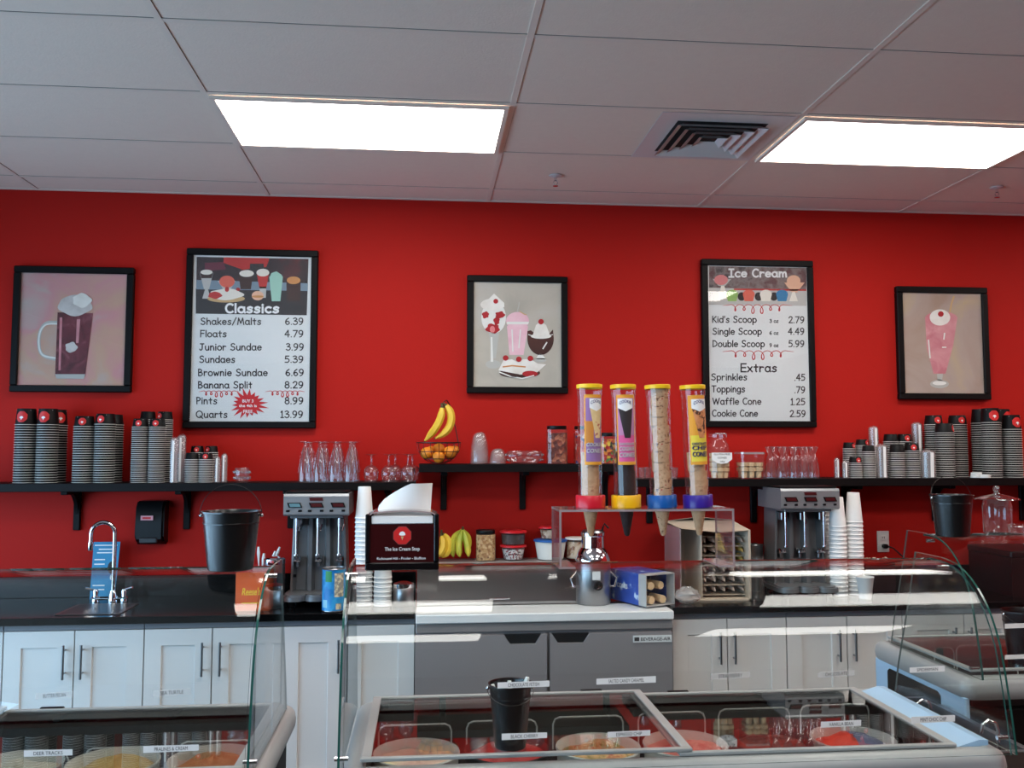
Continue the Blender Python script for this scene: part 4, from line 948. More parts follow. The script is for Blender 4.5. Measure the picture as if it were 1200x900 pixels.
# ------------------------------------------------------------------ jars on the middle and right shelves
NUTS = mottled('candied nuts', [(.2, rgb(96, 30, 20)), (.45, rgb(150, 62, 40)), (.65, rgb(178, 100, 70)), (.85, rgb(120, 44, 30))], 55, voronoi=True, rough=.5, bump=.6)
MULTI = mottled('coloured candies', [(0, rgb(190, 40, 25)), (.25, rgb(225, 130, 30)), (.45, rgb(60, 40, 30)), (.6, rgb(225, 190, 60)), (.78, rgb(70, 130, 50)), (.9, rgb(170, 40, 30))], 70, voronoi=True, rough=.4, bump=.6)
REDC = mottled('red candies', [(0, rgb(205, 40, 25)), (.35, rgb(225, 90, 40)), (.55, rgb(230, 200, 190)), (.7, rgb(160, 25, 25)), (.88, rgb(60, 50, 120))], 70, voronoi=True, rough=.4, bump=.6)
PEANUT = mottled('chopped peanuts', [(0, rgb(205, 165, 110)), (.4, rgb(180, 132, 82)), (.75, rgb(222, 188, 138)), (.93, rgb(130, 86, 50))], 90, voronoi=True, rough=.7, bump=.5)
SPRK = mottled('candy sprinkles', [(0, rgb(230, 225, 222)), (.35, rgb(150, 60, 70)), (.55, rgb(228, 222, 220)), (.75, rgb(90, 60, 70)), (.88, rgb(240, 240, 238))], 130, voronoi=True, rough=.5)
DARKC = mottled('dark chocolate bits', [(0, rgb(60, 44, 44)), (.5, rgb(84, 66, 64)), (.8, rgb(50, 36, 36))], 90, voronoi=True, rough=.5)
PALE = mottled('pale candy pieces', [(0, rgb(205, 180, 150)), (.4, rgb(160, 110, 80)), (.7, rgb(225, 205, 180))], 60, voronoi=True)
RLID = mat('red plastic lid', rgb(205, 32, 40), .4); BLID = mat('blue plastic lid', rgb(20, 90, 165), .4)
def sqprof(r, bev):
    return [(r-bev, -r), (r, -r+bev), (r, r-bev), (r-bev, r), (-r+bev, r), (-r, r-bev), (-r, -r+bev), (-r+bev, -r)]
def square_jar(px, Y, zb, r, h, fill, lidm, label, fh=.9, lh=.02):
    t = thing('square_jar', label, 'jar', (xat(px, Y), Y, zb+.0003)); 
    MB().prism(sqprof(r, r*.3), 'z', 0, h-lh, PLJAR).build('jar_wall', t, smooth=False)
    o = MB().prism(sqprof(r-.003, r*.3), 'z', .003, (h-lh)*fh, fill).build('contents', t, smooth=False); o['kind'] = 'stuff'
    MB().lathe([(r*.98, h-lh+.001), (r*1.0, h-lh+.003), (r*1.0, h-.002), (r*.97, h)], lidm, 28, capb=True, capt=True).build('lid', t)
J1 = F+.0
square_jar(652.5, J1, SH2, .053, zat(499, J1)-SH2, NUTS, BLK, 'square black-lidded jar of candied nuts on the middle shelf')
square_jar(684, J1+.03, SH2, .050, zat(499, J1)-SH2, REDC, BLK, 'square black-lidded jar of red candies behind the red-collared tube')
square_jar(713, J1, SH2, .046, zat(507, J1)-SH2, MULTI, BLK, 'square black-lidded jar of coloured candies between two cone tubes')
# gluten free cone jar
CONEB = mat('plain cake cone', rgb(222, 190, 148), .8, bump=.4, bscale=300)
cake = MB().lathe([(.014, 0), (.016, .03), (.015, .032), (.023, .036), (.0235, .055), (.0215, .055), (.018, .037)], CONEB, 18, capb=True)
cake_proto = None
def cake_cone(p, label, group, rot=(0, 0, 0)):
    global cake_proto
    if cake_proto is None: cake_proto = cake.build('cake_cone'); o = tag(cake_proto, label, 'cone', group); o.location = p
    else: o = dup(cake_proto, p, label, group)
    o.rotation_euler = rot
zj = SH3; xj = xat(842, F-.02); hj = zat(507, F-.02)-zj
t = thing('cone_jar', 'clear glass jar of gluten-free cake cones with a lettered white tag', 'jar', (xj, F-.02, zj+.0003))
MB().lathe([(.05, 0), (.060, .004), (.061, hj*.62), (.056, hj*.74), (.042, hj*.83), (.042, hj*.9)], PLJAR, 26, capb=True).build('jar_wall', t)
MB().lathe([(.047, hj*.9), (.050, hj*.905), (.050, hj*.97), (.04, hj)], DRINK, 26, capb=True, capt=True).build('lid', t)
b = MB(); yy = -.0635; tag_p = [(-.056, .105), (.056, .105), (.056, .07), (.03, .05), (0, .045), (-.03, .05), (-.056, .07)]
b.prism([(x, z+.035) for x, z in tag_p], 'y', yy-.001, yy, PAPER); lt_ = b.build('hang_tag', t, smooth=False)
s = MB()
for q, zz, ww, cp in (('GLUTEN-FREE', .127, .09, .009), ('CONES', .108, .05, .010), ('.35¢', .089, .03, .008)): put_text(s, q, lambda x, y, z=zz, w_=ww, c_=cp: (-w_/2+w_*x, yy-.0014, z+c_*y), INK, .012)
s.build('lettering', lt_, smooth=False, recalc=False)
for (dx, dy) in ((-.03, -.022), (0.0, -.03), (.03, -.022), (-.018, .022), (.018, .022)):
    for k in range(3 if dy < 0 else 4): cake_cone((xj+dx, F-.02+dy, zj+.004+k*.026), 'cake cone nested inside the clear jar with lettered tag', 'cake cones in the glass jar')
# box of cake cones
xb, Yb = xat(878.5, F-.02), F-.02; t = thing('cone_box', 'clear square box of cake cones left of the tulip glasses', 'box', (xb, Yb, zj+.0003))
hb_ = zat(530, Yb)-zj; MB().prism(sqprof(.064, .01), 'z', 0, hb_-.012, PLJAR).build('box_wall', t, smooth=False); MB().prism(sqprof(.066, .01), 'z', hb_-.011, hb_, ACREDGE).build('lid', t, smooth=False)
for i in range(3):
    for r in range(2):
        for k in range(2): cake_cone((xb-.04+.04*i, Yb-.028+.05*r, zj+.005+k*.027), 'cake cone stacked inside the clear square box', 'cake cones in the clear box')

# ------------------------------------------------------------------ fruit
BAN = mottled('ripe banana skin', [(.3, rgb(214, 170, 40)), (.55, rgb(232, 194, 62)), (.72, rgb(226, 186, 54)), (.8, rgb(150, 110, 40))], 9, 4, .5)
BANG = mottled('greenish banana skin', [(.3, rgb(150, 165, 50)), (.55, rgb(205, 190, 60)), (.74, rgb(214, 196, 66)), (.82, rgb(120, 100, 40))], 10, 4, .5)
BTIP = mat('banana stem', rgb(70, 62, 26), .7)
ORNG = mat('orange peel', rgb(232, 140, 32), .5, bump=.25, bscale=180)
def banana(mb, pts, r, skin):
    n = len(pts); rad = []
    for i in range(n):
        u = i/(n-1); rad.append(r*(.32 if u < .07 else (.45+.55*min(1, (u-.07)/.22)) if u < .3 else 1 if u < .78 else max(.22, 1-((u-.78)/.22)**1.6*.8)))
    k = max(2, int(n*.12)); mb.sweep(pts[:k+1], rad[:k+1], BTIP if skin is BAN else BANG, 6); mb.sweep(pts[k:], rad[k:], skin, 6)
    mb.ball(pts[-1], r*.25, BTIP, 6, 5)
def bez(p, n=16):
    P = [Vector(q) for q in p]; o = []
    for i in range(n+1):
        u = i/n; o.append((1-u)**3*P[0] + 3*u*(1-u)**2*P[1] + 3*u*u*(1-u)*P[2] + u**3*P[3])
    return o
WIREB = mat('brown wire', rgb(58, 22, 16), .4, .3)
Yf = F-.015; xf0 = xat(514, Yf); pxm = 1/ (1061/ (Yf*cos(YAW)+xf0*sin(YAW)))     # metres per pixel there
def fp(px, py, dy=0.): return Vector(((px-514)*pxm, dy, (545.5-py)*pxm))
t = thing('fruit_basket', 'brown wire fruit basket with banana hook on the middle shelf', 'basket', (xf0, Yf, SH2+.001))
bk = MB(); RB_ = 25.5*pxm; hB = 24*pxm
bprof = [(RB_*sin(a)**.8, hB*(1-cos(a))) for a in [pi/2*k/7 for k in range(1, 8)]]
for (r, z) in (bprof[0], bprof[2], bprof[4], bprof[6]): bk.sweep([(r*cos(2*pi*i/32), r*sin(2*pi*i/32), z+.003) for i in range(32)], .0022 if z < hB*.95 else .003, WIREB, 6, closed=True)
for k in range(16): a = 2*pi*k/16; bk.sweep([(r*cos(a), r*sin(a), z+.003) for r, z in bprof], .0015, WIREB, 5)
bk.build('wire_bowl', t)
MB().sweep([fp(537, 521, .03), fp(534, 505, .05), fp(531, 490, .045), fp(527, 477, .025), fp(523, 471, .005), fp(519.5, 473, -.005), fp(518.5, 478, -.01), fp(520.5, 480, -.014)], .0028, WIREB, 8).build('banana_hook', t)
MB().sweep([fp(491, 521, .03), (0, RB_*.9, hB), fp(537, 521, .03)], .0025, WIREB, 6).build('back_brace', t)
bt = thing('banana_bunch', 'two yellow bananas hanging from the hook over the wire basket', 'bananas', (xf0, Yf, SH2+.001))
b1 = MB(); banana(b1, bez([fp(517, 475, -.03), fp(519, 491, -.05), fp(513, 503, -.05), fp(497.5, 519, -.04)]), 4.4*pxm, BAN); b1.build('banana', bt)
b2 = MB(); banana(b2, bez([fp(518, 475, -.025), fp(530, 480, -.03), fp(536, 506, -.03), fp(509.5, 516, -.045)]), 4.6*pxm, BAN); b2.build('banana', bt)
og = None
for k, (ox, oy, oz, r, lb) in enumerate(((500, -.018, 533, 7.2, 'leftmost orange in the wire basket'), (513.5, -.05, 537.5, 7, 'front orange, lowest in the wire basket'), (527, -.02, 532, 7.6, 'right orange in the wire basket beneath the hook'), (514, .03, 528.5, 7.2, 'orange at the back centre of the wire basket'), (505, .055, 531, 6.5, 'orange at the back left of the wire basket'), (533, .035, 529.5, 5.5, 'small orange at the back right of the wire basket'))):
    p = fp(ox, oz, oy) + Vector((xf0, Yf, SH2+.001))
    o = MB().ball((0, 0, 0), r*pxm, ORNG, 20, 14, 1, 1, .96).build('orange', loc=p); tag(o, lb, 'orange', 'oranges in the wire basket')
# bananas and jars on the ledge of the prep fridge
YL = LEDGE_Y0+.08; zl = LEDGE_Z+.0005
def lp_(px, py, dy=0.): 
    q = at(px, py, YL); return Vector((q.x, YL+dy, q.z))
def off_ledge(px): return at(px, 655, YL).x
def bunch(px0, items, skin, label):
    t = thing('banana_bunch', label, 'bananas', (off_ledge(px0), YL, zl)); o = Vector(t.location)
    for pts, r in items:
        b = MB(); P = [lp_(*p)-o for p in pts]; P = bez(P)
        for q in P: q.z = max(q.z, r*.0047+.001)
        banana(b, P, r*.0047, skin); b.build('banana', t)
    MB().sweep([lp_(px0, items[0][0][0][1]+1)-o, lp_(px0+.5, items[0][0][0][1]-4)-o], .006, BTIP, 6).build('stem', t)
bunch(517, [(((517, 625, .01), (527, 628, 0), (530, 648, -.02), (517, 652, -.03)), 4.2), (((516, 626, .0), (521, 633, -.03), (521, 645, -.05), (511, 651, -.05)), 4.2)], BAN, 'yellow banana bunch half hidden behind the napkin dispenser')
bunch(542, [(((541, 621, .01), (530, 628, 0), (528, 642, -.01), (531.5, 652, -.02)), 3.9), (((542, 621, .0), (537, 631, -.03), (536, 643, -.05), (538.5, 651, -.06)), 3.6), (((543, 621, .0), (546, 631, -.03), (548, 640, -.045), (548.5, 651, -.05)), 3.6), (((543.5, 621, .02), (551, 630, .02), (551, 640, .0), (545, 646, -.02)), 3.6)], BANG, 'greenish banana bunch with brown tips left of the peanut jar')
square_jar(569, YL, zl, .052, zat(620.5, YL)-zl, PEANUT, BLK, 'square black-lidded jar of chopped peanuts on the prep fridge ledge', .97)
def round_tub(px, zb, r0, r1, h, wallm, fill, lidm, label, fh=.92, Y=None, name='round_container'):
    Y = Y or YL; t = thing(name, label, 'container', (off_ledge(px), Y, zb+.0004))
    MB().lathe([(r0*.9, 0), (r0, .005), (r1, h-.012), (r1, h-.0115)], wallm, 30, capb=True).build('bowl', t)
    if fill: o = MB().lathe([(r0*.9-.003, .003), (r0-.003, .006), (r0+(r1-r0)*fh-.004, (h-.014)*fh)], fill, 30, capb=True, capt=True).build('contents', t); o['kind'] = 'stuff'
    MB().lathe([(r1+.003, h-.011), (r1+.006, h-.010), (r1+.006, h-.002), (r1+.002, h)], lidm, 30, capb=True, capt=True).build('lid', t)
    return h
h1 = .080; round_tub(601.5, zl, .052, .066, h1, PLJAR, SPRK, RLID, 'red-lidded glass bowl of sprinkles, lower of two on the ledge')
round_tub(601.5, zl+h1+.001, .062, .068, .075, PLJAR, DARKC, RLID, 'red-lidded glass bowl of dark bits, stacked on the sprinkles bowl')
WTUB = mat('white plastic tub', rgb(232, 230, 222), .5)
round_tub(645, zl, .07, .085, .108, WTUB, None, BLID, 'white tub with blue lid on the prep fridge ledge')
round_tub(643, zl+.1095, .042, .050, .068, PLJAR, PALE, RLID, 'small red-lidded jar standing on the blue-lidded white tub')
round_tub(676, zl, .055, .055, .115, PLJAR, PALE, WTUB, 'pale lidded jar behind the acrylic stand leg on the ledge', Y=YL+.02)

# ------------------------------------------------------------------ drink mixers
BADGE = mat('dark red badge', rgb(75, 18, 20), .3); BADGEL = mat('lit badge glass', rgb(120, 165, 175), .1, .3)
def mixer(px, Y, label, h, lit):
    x = xat(px, Y); t = thing('drink_mixer', label, 'drink mixer', (x, Y, CT+.001), group='triple spindle drink mixers')
    hw = .158
    # base tray with three lobes
    b = MB(); pts = [(-.15, .16), (-.165, .02)]
    for cx in (-.105, 0, .105):
        for k in range(9): a = pi + pi*k/8; pts.append((cx + .058*cos(a), -.105 + .055*sin(a)))
    pts += [(.165, .02), (.15, .16)]
    b.prism(pts, 'z', .03, .052, MIXER); 
    inn = [(p[0]*.93, p[1]*.93) for p in pts]; b.prism(inn, 'z', .052, .060, MIXER)
    b.build('base_tray', t)
    f = MB()
    for (a, c) in ((-.12, -.1), (.12, -.1), (-.12, .12), (.12, .12)): f.lathe([(.016, 0), (.02, .03)], BLK, 14, c=(a, c, 0), capb=True, capt=True)
    f.build('rubber_feet', t)
    # column with three scooped bays
    z0, z1 = .06, h-.10; sec = lambda wd: [(-wd, .15), (-wd, -.01)] + [q for cx in (-.66, 0, .66) for q in [(wd*(cx-.26), -.012), (wd*(cx-.17), .03), (wd*(cx+.17), .03), (wd*(cx+.26), -.012)]] + [(wd, -.01), (wd, .15)]
    lo, hi = sec(.142), sec(.128); n = len(lo); c_ = MB()
    c_.add([(p[0], p[1], z0) for p in lo] + [(p[0], p[1], z1) for p in hi], [[i, (i+1) % n, n+(i+1) % n, n+i] for i in range(n)] + [list(range(n))[::-1], [n+i for i in range(n)]], MIXER)
    c_.build('column', t, smooth=False)
    # motor head with slanted top
    hd = MB(); prof = [(-.155, h-.108), (-.165, h-.10), (-.165, h-.012), (-.158, h), (.16, h), (.165, h-.01), (.165, h-.108)]
    hd.prism(prof, 'x', -hw, hw, SILVER); hd.build('motor_head', t, smooth=False)
    MB().box(-hw+.006, hw-.006, -.150, .155, h+.0005, h+.012, BLK, .004).build('top_cover', t)
    MB().box(-hw+.03, hw-.03, -.135, .14, h-.122, h-.1085, MIXER, .003).build('neck_plate', t)
    for k, cx in enumerate((-.105, 0, .105)):
        z = h-.055; y = -.1655
        def para(c0, zc, w_, hh, sk): return [(c0-w_+sk, zc-hh), (c0+w_-sk*0, zc-hh), (c0+w_-sk, zc+hh), (c0-w_, zc+hh)]
        s = MB().prism([(cx-.036, z+.012), (cx+.028, z+.012), (cx+.038, z-.012), (cx-.026, z-.012)], 'y', y-.004, y, BLK)
        s.prism([(cx-.026, z+.008), (cx+.024, z+.008), (cx+.030, z-.008), (cx-.021, z-.008)], 'y', y-.0055, y-.0041, BADGEL if k == lit else BADGE); s.build('switch_badge', t, smooth=False)
        for q in (-.032, .026): MB().box(cx+q-.008, cx+q+.010, y-.004, y, h-.088, h-.078, BLK, .002).build('push_button', t)
        s = MB().lathe([(.0045, h-.122), (.0045, h-.30), (.011, h-.302), (.011, h-.309), (.003, h-.311)], CHROME, 10, c=(cx, -.085, 0), capt=True); s.build('spindle', t)
        s = MB().box(cx-.012, cx+.022, -.06, -.008, h-.172, h-.128, STEEL, .004); s.sweep([(cx+.018, -.03, h-.125), (cx+.018, -.055, h-.16), (cx+.012, -.07, h-.19)], .006, CHROME, 8); s.build('cup_guide', t)
        s = MB().box(cx-.013, cx+.013, -.03, .028, h-.35, h-.325, CHROME, .004); s.sweep([(cx-.012, -.03, h-.325), (cx-.012, -.05, h-.338), (cx+.012, -.05, h-.338), (cx+.012, -.03, h-.325)], .005, CHROME, 8); s.box(cx-.007, cx+.007, -.022, .02, h-.375, h-.35, STEEL, .003); s.build('cup_rest', t)
    s = MB().prism([(-.034, h-.018), (.03, h-.018), (.034, h-.034), (-.03, h-.034)], 'y', -.1690, -.1655, BADGE); s.build('name_badge', t, smooth=False)
    MB().box(-.126, -.110, -.0165, -.0115, .13, .145, BLK, .001).build('power_switch', t)
    return t
mh = zat(579, 4.55, 375) - CT
mixer(375.5, 4.72, 'grey triple drink mixer at left below the sundae glasses, with a lit badge', mh, 0)
mixer(934, 4.74, 'grey triple drink mixer at right below the tulip glasses', zat(573, 4.57, 934)-CT, 5)

# ------------------------------------------------------------------ white foam cups
fc = MB().lathe([(.0440, .001), (.0465, .002), (.0470, .005), (.0455, .0075), (.0440, .0085), (.0315, .158), (.0305, .16), (.027, .16), (.0265, .154)], FOAM, 24, capt=True)
fproto = None
def foam_stack(px, Y, top_py, where, lean=0., z0=CT):
    global fproto
    x = xat(px, Y, 640); zt = zat(top_py, Y, px); n = max(1, round((zt-z0-.16)/.0225)+1)
    for k in range(n):
        p = (x + lean*k*.0225, Y, z0+.0005+k*.0225)
        if fproto is None: fproto = fc.build('foam_cup'); fproto.location = p; o = tag(fproto, 'x', 'foam cup')
        else: o = dup(fproto, p)
        o['label'] = ('topmost white foam cup of ' if k == n-1 else 'white foam cup nested in ') + where; o['group'] = 'white foam cups on the back counter'
foam_stack(426.5, 4.62, 572, 'the stack left of the napkin dispenser')
foam_stack(449, 4.60, 640, 'the short stack behind the napkin dispenser')
foam_stack(966, 4.84, 567, 'the tall stack behind the right mixer')
foam_stack(982, 4.68, 583, 'the middle stack beside the right mixer')
foam_stack(1001.5, 4.70, 577, 'the stack nearest the wall outlet')
rim_up = MB().lathe([(.030, 0), (.044, .105), (.0465, .108), (.0465, .112), (.043, .112), (.028, .006)], FOAM, 24, capb=True)
o = rim_up.build('foam_cup', loc=(xat(1013, 4.58, 660), 4.58, CT+.0005)); tag(o, 'single white foam cup standing upright before the stack nearest the outlet', 'foam cup', 'white foam cups on the back counter')

# ------------------------------------------------------------------ black buckets
WIRED = mat('dark wire', rgb(70, 62, 60), .3, .8)
def bucket(name, px, Y, z0, rt, rb, h, label, handle='up', group=None, lid=None):
    t = thing(name, label, 'bucket', (xat(px, Y, 640), Y, z0+.0004), group=group); q = h*.78; rq = rb+(rt-rb)*.78
    MB().lathe([(rb-.002, 0), (rb, .002), (rq, q), (rq+.0018, q+.001), (rq+.0018, q+.004), (rq+.0004, q+.005), (rt, h-.005), (rt+.003, h-.004), (rt+.003, h), (rt-.001, h), (rt-.003, h-.006), (rb-.003, .004), (.001, .004)], BLKM, 40, capb=True).build('pail', t)
    for s_ in (-1, 1): MB().ball((s_*(rt+.004), 0, h-.012), .005, CHROME, 10, 8).build('handle_lug', t)
    ry = rt+.006
    if handle == 'up': pts = [(-ry*cos(a), -.006-.01*sin(a), h-.012 + ry*1.02*sin(a)) for a in [pi*k/20 for k in range(21)]]
    elif handle == 'down': pts = [(-ry*cos(a), -(rt+.004)*sin(a)*1.0-.003, h-.012 - rt*.55*sin(a)) for a in [pi*k/20 for k in range(21)]]
    else: pts = [(-ry*cos(a), .02*sin(a)+.0, h-.012 + ry*1.0*sin(a)) for a in [pi*k/20 for k in range(21)]]
    MB().sweep(pts, .0010, WIRED, 6).build('wire_handle', t)

    return t
Yb1 = 2.56
bucket('bucket', 270.5, Yb1, GTOP, .077, .060, .158, 'black metal bucket with wire handle on the left freezer glass', 'up', 'black buckets on the freezer tops')
bucket('bucket', 1117, 3.26, GTOP, .074, .058, .155, 'black metal bucket on the right freezer glass below the cup stacks', 'back', 'black buckets on the freezer tops')
SPO = mat('white spoon plastic', rgb(240, 240, 238), .4)
def spoon(x, y, z, dx, dy, L, label):
    b = MB(); d = Vector((dx, dy, 1)).normalized(); 
    pts = [d*(L*k/8) for k in range(9)]; b.sweep(pts, [.0035]*6+[.006, .0085, .005], SPO, 8)
    o = b.build('plastic_spoon', loc=(x, y, z)); tag(o, label, 'spoon', 'white plastic spoons')
sx = xat(598, 2.44, 850); bucket('spoon_bucket', 598, 2.44, RIMZ+.014, .056, .041, .165, 'tall black bucket holding white spoons inside the middle freezer glass', 'down', 'spoon buckets inside the freezers')
spoon(sx-.025, 2.44, RIMZ+.05, -.18, -.05, .13, 'white plastic spoon leaning left in the middle spoon bucket'); spoon(sx+.012, 2.45, RIMZ+.05, .25, .0, .145, 'white plastic spoon leaning right in the middle spoon bucket'); spoon(sx-.005, 2.455, RIMZ+.05, .05, .2, .128, 'white plastic spoon at the back of the middle spoon bucket')
bucket('spoon_bucket', 1196, 3.19, RIMZ+.014, .072, .056, .19, 'black bucket at the right photo edge inside the right freezer glass', 'down', 'spoon buckets inside the freezers')

# ------------------------------------------------------------------ left counter: faucet, card, soap, boxes
Yfa = 4.84; xfa = xat(133, Yfa, 680); fpx = (Yfa*cos(YAW)+xfa*sin(YAW))/FPX
t = thing('faucet', 'chrome gooseneck faucet with two handles on the left counter', 'faucet', (xfa, Yfa, CT+.0005)); 
zt = zat(612, Yfa, 125)-CT; ra = 12.5*fpx
MB().lathe([(.024, 0), (.024, .012), (.017, .05), (.014, .06)], CHROME, 18, capb=True, capt=True).box(-.105, .075, -.02, .02, .012, .03, CHROME, .008).build('base_bridge', t)
MB().sweep([(0, 0, .05), (0, 0, zt-ra)] + [(-ra+ra*cos(a), -.02*(a/pi), zt-ra+ra*sin(a)) for a in [pi*k/12 for k in range(1, 13)]] + [(-2*ra, -.022, zt-ra-.05)], .0105, CHROME, 12).build('spout', t)
MB().lathe([(.012, zt-ra-.085), (.0135, zt-ra-.08), (.0135, zt-ra-.045)], CHROME, 14, c=(-2*ra, -.022, 0), capb=True, capt=True).build('aerator', t)
for hx_ in (-.085, .055):
    b = MB().lathe([(.019, 0), (.019, .02), (.012, .035), (.015, .055), (.010, .065)], CHROME, 14, c=(hx_, 0, 0), capb=True, capt=True); b.sweep([(hx_, 0, .06), (hx_+(-.045 if hx_ < 0 else .045), -.02, .075)], .006, CHROME, 8); b.build('lever_handle', t)
SNK = mat('dark sink basin', rgb(60, 60, 62), .3, .6)
xs0, xs1 = xat(75, 4.6, 712), xat(150, 4.6, 712); o = MB().box(0, xs1-xs0, -.30, 0, .0, .004, STEEL, .002).box(.02, xs1-xs0-.02, -.28, -.02, .0041, .0046, SNK).build('sink_rim', loc=(xs0, 4.78, CT+.0004)); tag(o, 'steel hand sink rim set into the left counter before the faucet', 'sink')
CARD = mat('blue printed card', rgb(35, 135, 180), .5)
t = thing('instruction_card', 'blue instruction card with white print leaning behind the faucet', 'sign', (xat(124.5, 4.93), 4.93, CT+.0006)); ch = zat(635, 4.95, 124)-CT
b = MB(); hwc = 16*fpx; b.prism([(-hwc*.9, 0), (hwc*.86, 0), (hwc, ch), (-hwc*.9, ch)], 'y', -.003, 0, CARD); b.xf(Matrix.Rotation(radians(-7), 4, 'X')); b.build('card', t, smooth=False)
b = MB(); K = ch
for k, (a, c, zz) in enumerate(((-.8, .8, .95), (-.5, .5, .88), (-.6, .7, .82), (-.75, .0, .7), (-.75, .0, .62), (-.75, -.1, .54), (-.75, .1, .25), (-.75, .1, .18))): b.prism([(hwc*a, K*zz-.006), (hwc*c, K*zz-.006), (hwc*c, K*zz), (hwc*a, K*zz)], 'y', -.0042, -.0036, INKW)
b.ball((hwc*.5, -.004, K*.55), .02, INK, 10, 6, 1, .05, 1.6); b.ball((hwc*.6, -.004, K*.38), .012, WHT, 10, 6, 1, .05, 1.4)
b.xf(Matrix.Rotation(radians(-7), 4, 'X')); b.build('print', t, smooth=False)
xsd = xat(178.5, WALLY-.06); zs0, zs1 = zat(640, WALLY-.06, 178), zat(587, WALLY-.06, 178); sw = 16.2*fpx*1.03; sh_ = zs1-zs0
t = thing('soap_dispenser', 'black wall soap dispenser with small pink label between the shelf brackets', 'soap dispenser', (xsd, WALLY-.001, zs0)); 
b = MB(); prof = [(0, .004), (-.07, .012), (-.10, .04), (-.098, sh_*.5), (-.088, sh_-.03), (-.06, sh_), (0, sh_)]
b.prism(prof, 'x', -sw*.86, sw*.86, BLK); o = len(b.v); b.prism([(y*.86, max(.012, z-.004) if z > .1 else z+.012) for y, z in prof], 'x', -sw, sw, BLK); b.build('housing', t)
MB().box(-sw*.62, sw*.62, -.107, -.09, .018, .05, mat('dark grey plastic', rgb(45, 45, 48), .35), .006).build('push_bar', t)
LBL = mat('pink label', rgb(214, 150, 160), .5); b = MB().box(-sw*.55, sw*.3, -.1045, -.0965, sh_*.585, sh_*.685, LBL); 
b.box(-sw*.42, sw*.15, -.1049, -.1046, sh_*.615, sh_*.655, INKRED); b.build('brand_label', t, smooth=False)
OBOX = mat('orange carton', rgb(226, 96, 40), .5)
Yo = 4.50; x0, x1 = xat(276, Yo, 690), xat(316, Yo, 690); oh = zat(671, Yo, 295)-CT
t = thing('candy_carton', 'orange candy carton with yellow lettering on the left counter', 'carton', (x0, Yo, CT+.0005))
MB().box(0, x1-x0, 0, .11, 0, oh, OBOX, .002).build('carton', t, smooth=False)
YEL = mat('yellow print', rgb(245, 200, 50), .5); s = MB(); put_text(s, "Reese's", lambda x, y: (.03+(x1-x0)*.55*x, -.0006, oh*.42+oh*.19*y), YEL, .02, .2)
s.poly([(.03, -.0006, oh*.2), (.11, -.0006, oh*.2), (.11, -.0006, oh*.23), (.03, -.0006, oh*.23)], YEL); s.build('lettering', t, smooth=False, recalc=False)
MB().prism([(.004, oh+.001), (x1-x0-.004, oh+.001), (x1-x0-.012, oh+.014), (.012, oh+.014)], 'y', .004, .106, RLID).build('red_lid', t, smooth=False)
# red tray of spoons behind
Yr = 4.85; xr0 = xat(303, Yr, 665); t = thing('spoon_tray', 'red and white tray of plastic spoons behind the orange candy carton', 'tray', (xr0, Yr, CT+.0005))
MB().lathe([(.055, 0), (.075, .145), (.078, .15), (.078, .17)], WHT, 24, capb=True, mats=[WHT, RLID, RLID]).build('tray', t)
for k, (dx, dy, sx_, sy_) in enumerate(((-.04, 0, -.15, 0), (.02, -.02, .1, -.1), (.035, .01, .28, 0), (.0, .03, -.05, .1), (.03, .02, .35, .1))): spoon(xr0+dx*.6, Yr+dy, CT+.03, sx_, sy_, (.2+.012*k), ('white spoon standing in the red tray, leaning left', 'white spoon at the front of the red tray', 'white spoon leaning right in the red tray', 'white spoon at the back of the red tray', 'white spoon leaning farthest right in the red tray')[k])
Yc = 4.70; o = MB().lathe([(.05, 0), (.052, .003), (.052, .19), (.048, .2)], STEEL, 30, capb=True, capt=True).lathe([(.0525, .20), (.053, .203), (.053, .225), (.045, .232)], CHROME, 30, capb=True, capt=True).build('canister', loc=(xat(321.5, Yc, 680), Yc, CT+.0005)); tag(o, 'tall stainless canister between the orange carton and the left mixer', 'canister')
o = MB().lathe([(.048, 0), (.05, .003), (.05, .085), (.047, .09)], STEEL, 30, capb=True, capt=True).lathe([(.0505, .09), (.051, .093), (.051, .108), (.02, .118)], CHROME, 30, capb=True, capt=True).build('canister', loc=(xat(473, 4.60, 690), 4.60, CT+.0005)); tag(o, 'short stainless canister with domed lid left of the prep fridge', 'canister')
# blue can
BLUEL = mottled('blue can label', [(.38, rgb(20, 120, 190)), (.55, rgb(50, 160, 215)), (.7, rgb(20, 95, 165))], 14, 3, .4); GRNL = mat('green print', rgb(50, 140, 80), .5); CRML = mottled('cream text panel', [(.4, rgb(222, 214, 180)), (.55, rgb(150, 150, 140))], 60, 2)
Yk = 4.46; xk = xat(390.5, Yk, 690); kh = zat(659, Yk, 390)-zat(709.5, Yk, 390); kr = 13.4*Yk/FPX
t = thing('tin_can', 'blue labelled tin can standing at the counter edge before the left mixer', 'can', (xk, Yk+.03, CT+.0005))
MB().lathe([(kr*.96, 0), (kr, .003), (kr*.985, .006), (kr*.985, kh-.006), (kr, kh-.003), (kr*.96, kh), (kr*.94, kh-.004)], BLUEL, 36, capb=True, capt=True, mats=[STEEL, STEEL, BLUEL, STEEL, STEEL, STEEL]).build('can', t)
def patch(mb, r, a0, a1, z0, z1, m, n=10, c=(0, 0)):
    vs = []
    for k in range(n+1): a = radians(a0+(a1-a0)*k/n); vs += [(c[0]+r*cos(a), c[1]+r*sin(a), z0), (c[0]+r*cos(a), c[1]+r*sin(a), z1)]
    mb.add(vs, [(2*k, 2*k+2, 2*k+3, 2*k+1) for k in range(n)], m)
